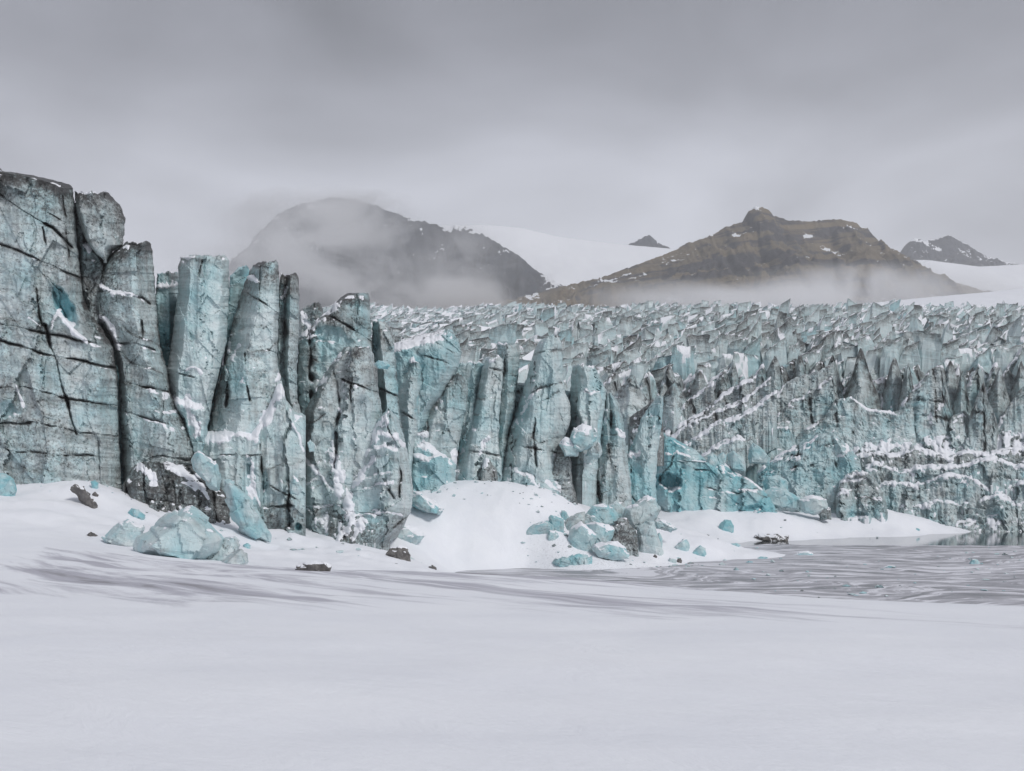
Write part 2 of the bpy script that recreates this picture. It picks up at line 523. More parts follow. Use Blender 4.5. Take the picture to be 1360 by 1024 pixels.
def build_lagoon():
    o = mesh_obj('water', [(-60, 45, -0.05), (260, 20, -0.05), (260, 215, -0.05), (-60, 215, -0.05)], [(0, 1, 2, 3)], M_WATER)
    tag(o, 'dark open water at the foot of the far ice cliff', kind='structure')
    # sheet of frozen lagoon; its far edge is ragged
    px = np.linspace(560, 1750, 240)
    far = np.interp(px, [560, 980, 1020, 1060, 1400, 1750], [128, 128, 136, 133, 131.5, 131]) + 0.9 * fbm(px / 26, 0 * px, 0, 8, 4)
    far = far + np.where(px < 1020, 0.0, 0)
    v = np.linspace(0, 1, 6)[:, None]
    Y = 30 + (far[None, :] - 30) * v
    X = (px[None, :] - 680) / F * Y
    top = np.stack([X, Y, np.full_like(X, 0.03)], -1).reshape(-1, 3)
    o = mesh_obj('lagoon_ice', top, quad_grid(*X.shape), M_LAG)
    tag(o, 'frozen lagoon with swirls of grey slush and drifted snow', kind='structure')

# ------------------------------------------------------------------ ice builders
def seg_dist(x, y, pts):
    best = np.full(np.shape(x), 1e9)
    for (x0, y0), (x1, y1) in zip(pts[:-1], pts[1:]):
        dx, dy = x1 - x0, y1 - y0
        t = np.clip(((x - x0) * dx + (y - y0) * dy) / (dx * dx + dy * dy + 1e-9), 0, 1)
        best = np.minimum(best, np.hypot(x - x0 - t * dx, y - y0 - t * dy))
    return best

def seg_near(x, y, pts):
    """distance to a polyline and the row of its nearest point"""
    best = np.full(np.shape(x), 1e9)
    ny = np.zeros(np.shape(x))
    for (x0, y0), (x1, y1) in zip(pts[:-1], pts[1:]):
        dx, dy = x1 - x0, y1 - y0
        t = np.clip(((x - x0) * dx + (y - y0) * dy) / (dx * dx + dy * dy + 1e-9), 0, 1)
        ds = np.hypot(x - x0 - t * dx, y - y0 - t * dy)
        ny = np.where(ds < best, y0 + t * dy, ny)
        best = np.minimum(best, ds)
    return best, ny

def grid_normals(Q):
    du = np.gradient(Q, axis=1)
    dv = np.gradient(Q, axis=0)
    n = np.cross(dv, du)
    n /= np.linalg.norm(n, axis=-1)[..., None] + 1e-9
    return n

def components(f, nv):
    """connected pieces of a triangle mesh: a label for each vertex"""
    lab = np.arange(nv)
    while True:
        m_ = lab[f].min(1)
        new = lab.copy()
        for k_ in range(3): np.minimum.at(new, f[:, k_], m_)
        new = new[new]
        if (new == lab).all(): return lab
        lab = new

def snow_parts(S, f, parent, name='snow_patch', big=60):
    """each sizeable patch is a part of its own, the scattered flecks one more"""
    used = np.unique(f)
    remap = np.zeros(len(S), int); remap[used] = np.arange(len(used))
    S, f = S[used], remap[f]
    lab = components(f, len(S))[f[:, 0]]
    ids, cnt = np.unique(lab, return_counts=True)
    small = []
    for i, c in zip(ids, cnt):
        ff = f[lab == i]
        if c < big:
            small.append(ff)
            continue
        u_ = np.unique(ff)
        rm = np.zeros(len(S), int); rm[u_] = np.arange(len(u_))
        mesh_obj(name, S[u_], rm[ff], M_SNOW, parent, smooth=True)
    if small:
        ff = np.concatenate(small)
        u_ = np.unique(ff)
        rm = np.zeros(len(S), int); rm[u_] = np.arange(len(u_))
        o = mesh_obj('snow_flecks', S[u_], rm[ff], M_SNOW, parent, smooth=True)
        o['kind'] = 'stuff'

def snow_from_grid(Q, nrm, mask, parent, origin, thick=0.3, name='snow_patch'):
    nr, nc = mask.shape
    off = thick * (mask - 0.5)
    S = Q + (nrm * 0.65 + np.array([0, 0, 0.35])) * off[..., None]
    f = tri_grid(nr, nc)
    keep = (mask.ravel()[f] > 0.40).any(1) & ((mask.ravel()[f] > 0.5).any(1) | (mask.ravel()[f] > 0.45).all(1))
    f = f[keep]
    if len(f) < 6: return
    snow_parts(S.reshape(-1, 3) - origin, f, parent, name)

_seed = [100]
def slab(name, label, cat, d, L=None, Rt=None, top=None, bot=None, T=7, prof=((0, 0.6), (0.08, 0), (0.92, 0), (1, 0.6)), lean=1.5, cracks=(), ledges=(), pockets=(),
         snowl=(), dirt=0.2, topd=0.35, blue=0.15, thr=0.57, amp=1.0, terr=0.35, per=1.6, dip=0.05, step=1.5, group=None, jit=1.3, fl=1.0, drop=3.5, shelf=None, topj=3.2, tf=17.0, footd=None):
    """a standing mass of glacier ice: traced front, real depth behind it"""
    _seed[0] += 1
    sd = _seed[0]
    if L is not None:
        L = np.array(L, float); Rr = np.array(Rt, float)
        y0 = max(L[0, 1], Rr[0, 1]); y1 = min(L[-1, 1], Rr[-1, 1])
        ys = np.unique(np.concatenate([np.arange(y0, y1, step), L[:, 1], Rr[:, 1], [y1]]))
        ys = ys[(ys >= y0) & (ys <= y1)]
        xl = np.interp(ys, L[:, 1], L[:, 0]) + jit * fbm(ys / 11, ys * 0, 0.3, sd, 4, 0.6)
        xr = np.interp(ys, Rr[:, 1], Rr[:, 0]) + jit * fbm(ys / 11, ys * 0, 0.7, sd + 500, 4, 0.6)
        xr = np.maximum(xr, xl + 0.8)
        nc = int(np.clip((xr - xl).max() / step, 8, 190))
        u = np.linspace(0, 1, nc)
        X = xl[:, None] + (xr - xl)[:, None] * u
        Y = np.repeat(ys[:, None], nc, 1)
    else:
        tp = np.array(top, float); bt = np.array(bot, float)
        wpx = tp[-1, 0] - tp[0, 0]
        nc = int(np.clip(wpx / step, 8, 260))
        u = np.linspace(0, 1, nc)
        xt = tp[0, 0] + u * wpx
        yt = np.interp(xt, tp[:, 0], tp[:, 1]) + jit * 1.2 * fbm(xt / 9, xt * 0, 0.1, sd, 4, 0.6)
        xb = bt[0, 0] + u * (bt[-1, 0] - bt[0, 0])
        yb = np.interp(xb, bt[:, 0], bt[:, 1])
        nr = int(np.clip((yb - yt).max() / step, 8, 260))
        v = np.linspace(0, 1, nr)[:, None]
        X = xt + (xb - xt) * v
        Y = yt + np.maximum(yb - yt, 2) * v
    nr, nc = X.shape
    if L is not None and topj:
        edge_ = np.exp(-(Y - Y.min()) / 10.0)
        Y = Y + topj * edge_ * (fbm(X / 9, X * 0, 0.2, sd + 77, 4, 0.65) + 0.5 * facets(X / 14, X * 0 + 0.5, sd + 78)[0])
    U = np.repeat(np.linspace(0, 1, nc)[None], nr, 0)
    V = np.repeat(np.linspace(0, 1, nr)[:, None], nc, 1)
    m = d / F
    mx, mz = X * m + sd * 13.7, -Y * m
    # distance below the top outline
    b0 = X.min()
    bins = ((X - b0) / 2).astype(int)
    ytop = np.full(bins.max() + 1, 1e9)
    np.minimum.at(ytop, bins.ravel(), Y.ravel())
    down = Y - ytop[bins]
    # relief in metres (positive = away from the viewer)
    wob = 1.6 * fbm(mx / 0.9, mz / 0.9, 0, sd + 40, 3)
    Up = np.clip(U + 0.035 * fbm(mx / 5, mz / 3.0, 0, sd + 9, 3), 0, 1)
    rel = 1.5 * np.interp(Up, [p[0] for p in prof], [p[1] for p in prof])
    rel = rel + lean * (1 - V)
    f1, b1 = facets(mx / 2.6 + 0.12 * wob, mz / 13.0, sd)
    fd, bd_ = facets((mx * 0.85 + mz * 0.4) / 2.4, (mz - 0.45 * mx) / 6.0, sd + 1)
    f2, b2 = facets(mx / 1.0 + 0.1 * wob, mz / 2.8 + 0.1 * wob, sd + 3)
    f3, b3 = facets(mx / 0.5 + 0.1 * wob, mz / 0.9, sd + 4)
    rel = rel + amp * (0.75 * f1 + 0.40 * fd + 0.17 * f2 + 0.06 * f3)
    rel = rel + amp * fl * 0.22 * np.abs(perlin(mx / 0.9, mz / 9.0, 0, sd + 5)) + amp * fl * 0.08 * np.abs(perlin(mx / 0.33, mz / 4.0, 0, sd + 55))
    rel = rel + amp * 0.04 * fbm(mx / 0.5, mz / 0.4, 0, sd + 6, 3, 0.6)
    s = mz + dip * mx * -1 + 0.9 * fbm(mx / 7, mz / 7, 0, sd + 7, 3)
    rel = rel + amp * 0.045 * perlin(mx / 6, s / 0.32, 0, sd + 12)
    t = s / per + 0.45 * fbm(mx / 4, mz * 0 + 3, 0, sd + 8, 3)
    saw = t - np.floor(t)
    patch = sstep(-0.05, 0.45, fbm(mx / 4.5, mz / 4.5, 0, sd + 11, 3))
    rel = rel + terr * (1 - saw) * patch
    dl = dirt + 0.5 * np.exp(-((np.minimum(saw, 1 - saw)) / 0.05) ** 2) * (0.25 + 0.75 * patch) * sstep(-0.2, 0.4, fbm(mx / 3, mz / 3, 0, sd + 13, 3))
    bl = blue + 0.55 * fbm(mx / 3.5, mz / 5, 0, sd + 14, 4)
    smask = np.zeros_like(X)
    for pts, a, fade in ledges:
        pts = sorted(pts)
        xs_ = [p[0] for p in pts]
        ly = np.interp(X, xs_, [p[1] for p in pts]) + 1.2 * wob
        q = Y - ly
        ends = sstep(xs_[0] - 4, xs_[0] + 3, X) * (1 - sstep(xs_[-1] - 3, xs_[-1] + 4, X))
        rel = rel - a * ends * sstep(-2.5, 1.5, q) * np.exp(-np.maximum(q, 0) / fade)
        smask = smask + ends * np.exp(-((q + 1.0) / 2.6) ** 2) * 0.2
    cmod = sstep(-0.35, 0.35, fbm(mx / 2.2, mz / 2.2, 0, sd + 31, 3))
    wq = 1.9 * fbm(mx / 1.6, mz / 1.6, 0, sd + 32, 4)
    for pts, w, dep in cracks:
        ds = seg_dist(X + 1.2 * wq, Y + 1.2 * wq, pts)
        w = w * (0.35 + 0.5 * cmod)
        g = np.exp(-(ds / w) ** 2)
        rel = rel + 1.1 * dep * g * (0.25 + 0.75 * cmod)
        rel = rel + 0.10 * np.sign(0.5 - _h(np.int64(sd), np.int64(len(pts)), np.int64(3), 1) / 4294967296.0) * np.exp(-ds / 6.0)
        dl = dl + 0.38 * cmod * np.exp(-(ds / (w * 1.8)) ** 2) + 0.16 * np.exp(-ds / 5.0) * (0.3 + 0.7 * cmod)
    for cx, cy, rx, ry, ang, dep, bb in pockets:
        ca, sa = math.cos(R(ang)), math.sin(R(ang))
        qx, qy = (X - cx) * ca + (Y - cy) * sa, -(X - cx) * sa + (Y - cy) * ca
        r = np.sqrt((qx / rx) ** 2 + (qy / ry) ** 2) + 0.16 * wob + 0.14 * f2
        g = 1 - sstep(0.6, 1.0, r)
        rel = rel + dep * g * (0.7 + 0.3 * np.clip(f2, -1, 1))
        bl = bl + bb * (1 - sstep(0.7, 1.25, r))
        dl = dl - 0.5 * g
    # every drift lies on a tilted shelf
    for pts, w in snowl:
        ds, ny = seg_near(X + 2.2 * wq, Y + 2.2 * wq, pts)
        rel = rel + 1.5 * w * m * np.clip((ny - Y) / w, -1.2, 1.2) * np.exp(-(ds / (1.5 * w)) ** 2)
    # rounding of the outer edges
    eb = np.minimum(np.minimum(U, 1 - U) * (X[:, -1:] - X[:, :1]), down + 0.4)
    rel = rel + 0.6 * m / 0.057 * np.exp(-np.maximum(eb, 0) / 1.1)
    if shelf: rel = rel + shelf[0] * np.exp(-np.maximum(down, 0) / shelf[1])
    Q = P(X, Y, d + rel)
    nrm = grid_normals(Q)
    nzs = nrm[..., 2].copy()
    for _ in range(2):
        nzs[1:-1, 1:-1] = (nzs[1:-1, 1:-1] * 2 + nzs[:-2, 1:-1] + nzs[2:, 1:-1] + nzs[1:-1, :-2] + nzs[1:-1, 2:]) / 6
    rag = fbm(mx / 0.45, mz / 0.9, 0, sd + 21, 4, 0.7)
    lng = fbm(mx / 1.8, mz / 1.8, 0, sd + 22, 3)
    smask = smask + sstep(thr - 0.2, thr + 0.3, nzs + 0.20 * rag + 0.15 * lng) * sstep(2.0, 5.0, down) * sstep(1.0, 4.0, np.minimum(U, 1 - U) * (X[:, -1:] - X[:, :1]))
    for pts, w in snowl:
        ds = seg_dist(X + 2.2 * wq, Y + 2.2 * wq, pts)
        wv = w * np.clip(1.05 + 0.9 * lng, 0.4, 1.8)
        smask = np.maximum(smask, 1 - sstep(wv * 0.45, wv * 1.6 + 0.01, ds + wv * 0.9 * rag))
    smask = np.clip(smask, 0, 1)
    if footd: dl = dl + footd[0] * sstep(footd[1] - 8, footd[1] + 14, Y + 3 * wq)
    if topd:
        dl = dl + 1.15 * topd * np.exp(-np.maximum(down, 0) / tf) * (0.85 + 0.9 * fbm(mx / 1.2, mz / 1.2, 0, sd + 15, 3))
    # the foot runs on down below the snow
    Q = np.concatenate([Q, Q[-1:] - np.array([0, 0, drop])]); X = np.concatenate([X, X[-1:]]); Y = np.concatenate([Y, Y[-1:] + drop / m]); rel = np.concatenate([rel, rel[-1:]])
    dl = np.concatenate([dl, dl[-1:]]); bl = np.concatenate([bl, bl[-1:]]); nrm = np.concatenate([nrm, nrm[-1:]]); smask = np.concatenate([smask, smask[-1:] * 0])
    nr += 1
    # perimeter pushed back
    ii = np.arange(nr * nc).reshape(nr, nc)
    per_i = np.concatenate([ii[0, :-1], ii[:-1, -1], ii[-1, :0:-1], ii[:0:-1, 0]])
    pX, pY, pD = X.ravel()[per_i], Y.ravel()[per_i], (d + rel).ravel()[per_i]
    cx, yb_ = X.mean(), Y.max()
    verts = [Q.reshape(-1, 3)]
    faces = [tri_grid(nr, nc)]
    dls, bls = [dl.ravel()], [bl.ravel()]
    prev = per_i
    base = nr * nc
    n = len(per_i)
    for k_, fr in enumerate((0.12, 0.45, 1.0)):
        sh = (0.01, 0.07, 0.22)[k_]
        jx = 1.2 * fbm(pX / 9, pY / 9, fr * 5, sd + 60, 3)
        q = P(cx + (pX - cx) * (1 - sh) + jx, pY + (yb_ - pY) * sh * 0.8 + jx, np.maximum(pD, d) + T * fr)
        verts.append(q)
        cur = np.arange(base, base + n)
        p1, q1 = np.roll(prev, -1), np.roll(cur, -1)
        faces.append(np.stack([prev, p1, q1], 1)); faces.append(np.stack([prev, q1, cur], 1))
        dls.append(dl.ravel()[per_i]); bls.append(bl.ravel()[per_i] + 0.2)
        prev = cur
        base += n
    verts.append(q.mean(0, keepdims=True)); dls.append([0.2]); bls.append([0.3])
    faces.append(np.stack([prev, np.roll(prev, -1), np.full(n, base)], 1))
    verts = np.concatenate(verts)
    origin = np.array([verts[:, 0].mean(), verts[:, 1].mean(), verts[:, 2].min()])
    al = np.concatenate([np.ravel(x) for x in dls])
    ab = np.concatenate([np.ravel(x) for x in bls])
    root = empty(name, origin)
    tag(root, label, cat, group)
    mesh_obj('ice_body', verts - origin, np.concatenate(faces), M_ICE, root, attrs={'dirt': np.clip(al, 0, 1.3), 'blue': np.clip(ab, 0, 1), 'snow': np.zeros(len(al))}, smooth=False)
    snow_from_grid(Q, nrm, smask, root, origin, thick=0.10 + 0.06 * m / 0.057)
    return root

def subdivide(V, Fc):
    e = np.sort(np.concatenate([Fc[:, [0, 1]], Fc[:, [1, 2]], Fc[:, [2, 0]]]), 1)
    ue, inv = np.unique(e, axis=0, return_inverse=True)
    inv = inv.ravel()
    mid = (V[ue[:, 0]] + V[ue[:, 1]]) / 2
    nf = len(Fc)
    a, b, c = inv[:nf] + len(V), inv[nf:2 * nf] + len(V), inv[2 * nf:] + len(V)
    V2 = np.concatenate([V, mid])
    F2 = np.concatenate([np.stack([Fc[:, 0], a, c], 1), np.stack([a, Fc[:, 1], b], 1), np.stack([c, b, Fc[:, 2]], 1), np.stack([a, b, c], 1)])
    return V2, F2

def laplace(V, Fc, w, it):
    n = len(V)
    e = np.concatenate([Fc[:, [0, 1]], Fc[:, [1, 2]], Fc[:, [2, 0]]])
    e = np.concatenate([e, e[:, ::-1]])
    cnt = np.bincount(e[:, 0], minlength=n)
    for _ in range(it):
        s = np.stack([np.bincount(e[:, 0], V[e[:, 1], k_], minlength=n) for k_ in range(3)], 1)
        V = V * (1 - w) + w * s / np.maximum(cnt, 1)[:, None]
    return V

def vnormals(V, Fc):
    fn = np.cross(V[Fc[:, 1]] - V[Fc[:, 0]], V[Fc[:, 2]] - V[Fc[:, 0]])
    n = np.zeros_like(V)
    for k_ in range(3):
        for c_ in range(3):
            n[:, c_] += np.bincount(Fc[:, k_], fn[:, c_], minlength=len(V))
    return n / (np.linalg.norm(n, axis=1)[:, None] + 1e-9)

def hull(pts):
    bm = bmesh.new()
    for p in pts: bm.verts.new(p)
    r = bmesh.ops.convex_hull(bm, input=bm.verts)
    dead = {g for g in r['geom_interior'] + r['geom_unused'] if isinstance(g, bmesh.types.BMVert)}
    bmesh.ops.delete(bm, geom=list(dead), context='VERTS')
    bmesh.ops.triangulate(bm, faces=bm.faces)
    bmesh.ops.recalc_face_normals(bm, faces=bm.faces)
    bm.verts.ensure_lookup_table(); bm.verts.index_update()
    V = np.array([v.co[:] for v in bm.verts]); Fc = np.array([[v.index for v in f.verts] for f in bm.faces])
    bm.free()
    return V, Fc

def chunk(name, label, cat, poly, d=None, t=None, dirt=0.1, blue=0.35, snow=0.6, mat=None, rnd=1, amp=1.0, group=None, sink=0.0, front=0.62, up=0.25, grow=1.0, base=None):
    """a loose block: hull of a traced outline given real thickness, chipped and dusted with snow"""
    _seed[0] += 1
    sd = _seed[0]
    rg = np.random.default_rng(sd)
    poly = np.array(poly, float)
    c = poly.mean(0)
    if base is None: base = d is None
    if grow != 1.0: poly = c + (poly - c) * grow
    if d is None:
        d = ray_ground(c[0], poly[:, 1].max() - 1.5) 
    w = (np.ptp(poly[:, 0]) * d / F)
    h = (np.ptp(poly[:, 1]) * d / F)
    if t is None: t = 0.42 * math.sqrt(w * h)
    d = d + t * 0.4
    pts = list(P(poly[:, 0], poly[:, 1], d))
    for sgn in (-1, 1):
        cc = c + rg.normal(0, 0.06, 2) * np.ptp(poly, axis=0) + np.array([0, -up * np.ptp(poly[:, 1]) * 0.25 * (1 if sgn < 0 else 0)])
        for ip, p in enumerate(poly):
            if len(poly) > 6 and ip % 2 == (sd % 2) and p[1] < cc[1]: continue
            q = cc + (p - cc) * (front + rg.uniform(-0.14, 0.14))
            if p[1] > cc[1]: q[1] = cc[1] + (p[1] - cc[1]) * (1.0 if base else 0.85)
            pts.append(P(q[0], q[1], d + sgn * t * rg.uniform(0.65, 1.05)))
    for p in (poly if base else ()):
        if p[1] > c[1] + 0.25 * np.ptp(poly[:, 1]): pts.append(P(p[0], p[1], d - 0.5 * t) - np.array([0, 0, 0.25 * h + 0.15]))
    V, Fc = hull(pts)
    V[:, 2] -= sink
    n_it = 4 if w * F / d > 40 else 3
    for k_ in range(n_it):
        V, Fc = subdivide(V, Fc)
        if k_ == 1 and rnd > 2: V = laplace(V, Fc, 0.2, rnd - 2)
    n = vnormals(V, Fc)
    sz = math.sqrt(w * h)
    fv, _ = facets((V[:, 0] + V[:, 1] * 0.5) / (0.28 * sz) + sd, V[:, 2] / (0.3 * sz), sd)
    fv2, _ = facets((V[:, 0] - V[:, 1] * 0.4) / (0.13 * sz) + sd, V[:, 2] / (0.15 * sz), sd + 1)
    V = V + n * (amp * sz * (0.055 * fv + 0.010 * fv2 + 0.008 * fbm(*(V / (0.16 * sz)).T, sd, 4))) [:, None]
    n = vnormals(V, Fc)
    origin = np.array([V[:, 0].mean(), V[:, 1].mean(), V[:, 2].min()])
    rag = fbm(*(V / (0.16 * sz)).T, sd + 7, 4)
    sm = sstep(0.95 - snow, 1.35 - snow, n[:, 2] + 0.3 * rag)
    root = empty(name, origin)
    tag(root, label, cat, group)
    at = {'dirt': np.clip(dirt + 0.25 * rag, 0, 1.3), 'blue': np.clip(blue + 0.5 * fbm(*(V / (0.5 * sz)).T, sd + 9, 3), 0, 1), 'snow': np.clip(0.04 + 0.5 * rag, 0, 0.40) if mat is not M_ROCK else np.zeros(len(V))}
    mesh_obj('rock_body' if mat is M_ROCK else 'ice_body', V - origin, Fc, mat or M_ICE, root, attrs=at, smooth=False)
    if snow > 0 and (sm > 0.5).sum() > 5:
        S = V + (n * 0.5 + np.array([0, 0, 0.5])) * (0.07 * sz ** 0.7 * (sm - 0.5))[:, None]
        f = Fc[(sm[Fc] > 0.45).any(1)]
        snow_parts(S - origin, f, root, 'snow_cap', 24)
    return root

# ------------------------------------------------------------------ crevassed glacier: packed seracs on an inclined surface
def glac_z(x, y):
    z = 8 - 20.0 + 0.1935 * np.minimum(y, 600) + 0.045 * np.maximum(np.minimum(y, 900) - 600, 0)
    px = 680 + x / y * F
    z = z + 2.2 * fbm(x / 60, y / 60, 0, 71, 3) * sstep(130, 260, y)
    return z

def near_limit(px):
    return np.interp(px, [380, 480, 620, 700, 780, 840, 880, 960, 1010, 1400], [188, 186, 184, 182, 180, 178, 186, 192, 198, 198])

def build_glacier():
    px = np.linspace(300, 1700, 200)
    t = np.linspace(0, 1, 120)[:, None]
    y0 = near_limit(px)[None] - 2
    Y = y0 + (950 - y0) * t ** 1.5
    X = (px[None] - 680) / F * Y
    Z = glac_z(X, Y) - 4.0 - 6.0 * np.exp(-(Y - y0) / 14.0) + 0.8 * fbm(X / 9, Y / 9, 0, 66, 3)
    Z[0] = -2
    rg = 0.35 + 0.3 * fbm(X / 6, Y / 6, 0, 67, 3)
    o = mesh_obj('glacier', np.stack([X, Y, Z], -1).reshape(-1, 3), quad_grid(*X.shape), M_ICE,
                 attrs={'dirt': np.clip(rg, 0, 1).ravel(), 'blue': np.full(X.size, 0.5), 'snow': np.zeros(X.size)}, smooth=True)
    tag(o, 'inclined glacier surface beneath the packed seracs', kind='structure')

def clip_poly(poly, px_, py_, nx, ny):
    out = []
    m_ = len(poly)
    for i in range(m_):
        a, b = poly[i], poly[(i + 1) % m_]
        da = (a[0] - px_) * nx + (a[1] - py_) * ny
        db = (b[0] - px_) * nx + (b[1] - py_) * ny
        if da <= 0: out.append(a)
        if da * db < 0:
            t = da / (da - db)
            out.append((a[0] + (b[0] - a[0]) * t, a[1] + (b[1] - a[1]) * t))
    return out

N_FRONT = 52                      # seracs of the front rows, built in full detail
N_NEAR = 300 - N_FRONT
SERAC_LABEL = 'small jagged grey-blue serac packed among its like in the crevassed field behind the ice front'
SERAC_GROUP = 'seracs packed in the near crevassed field'

SERACS = []                       # (object, photo column, distance, look)

def front_seracs():
    rg = random.Random(8)
    spots = []
    for row, (a, b, n, off) in enumerate(((880, 1390, 15, 3), (890, 1380, 14, 9), (900, 1390, 13, 15), (500, 870, 10, 4))):
        for i in range(n):
            px = a + (b - a) * (i + 0.5 + rg.uniform(-0.35, 0.35)) / n
            spots.append((px, float(near_limit(px)) + off + rg.uniform(-2, 2)))
    for px, d in spots[:N_FRONT]:
        z0 = float(glac_z(np.array((px - 680) / F * d), np.array(d)))
        yb = HOR - (z0 - 3.5 - EYE) / d * F
        h = rg.uniform(5.0, 8.5) * F / d
        w = rg.uniform(4.0, 9.0) * F / d
        lean_ = rg.uniform(-0.15, 0.45) * w
        ax = px + lean_
        xl, xr = px - w / 2, px + w / 2
        ap = rg.uniform(0.5, 0.93)
        ax = xl + w * ap
        top = [(xl, yb - h * rg.uniform(0.1, 0.4)), (xl + w * ap * 0.45, yb - h * rg.uniform(0.5, 0.75)), (xl + w * ap * 0.8, yb - h * rg.uniform(0.8, 0.98)), (ax, yb - h),
               (ax + w * (1 - ap) * 0.3, yb - h * rg.uniform(0.7, 0.95)), (ax + w * (1 - ap) * 0.65, yb - h * rg.uniform(0.45, 0.75)), (xr, yb - h * rg.uniform(0.05, 0.4))]
        ob = slab('serac', SERAC_LABEL, 'serac', d, top=top, bot=[(xl - lean_ * 0.7, yb), (xr - lean_ * 0.7, yb)], T=5, group=SERAC_GROUP, step=1.9, jit=1.8, drop=2,
             prof=((0, rg.uniform(1, 2.5)), (ap * rg.uniform(0.6, 1.0), 0.0), (1, rg.uniform(0.8, 2.5))), lean=rg.uniform(2, 4.5), dirt=rg.choice((0.05, 0.15, 0.3, 0.42)), blue=rg.uniform(0, 0.4),
             topd=rg.uniform(0.2, 0.7), fl=rg.uniform(1, 2.6), terr=rg.uniform(0.2, 0.6), dip=rg.uniform(-0.5, 0.3), amp=1.3, thr=0.55,
             cracks=[([(ax - w * 0.1, yb - h), (ax - w * rg.uniform(-0.2, 0.4), yb)], 1.5, 0.8)], snowl=[([(x_, y_ + 1) for x_, y_ in top[:4]], rg.choice((0.8, 1.6, 2.4)))])
        SERACS.append((ob, px, d, 'sharp-crested'))

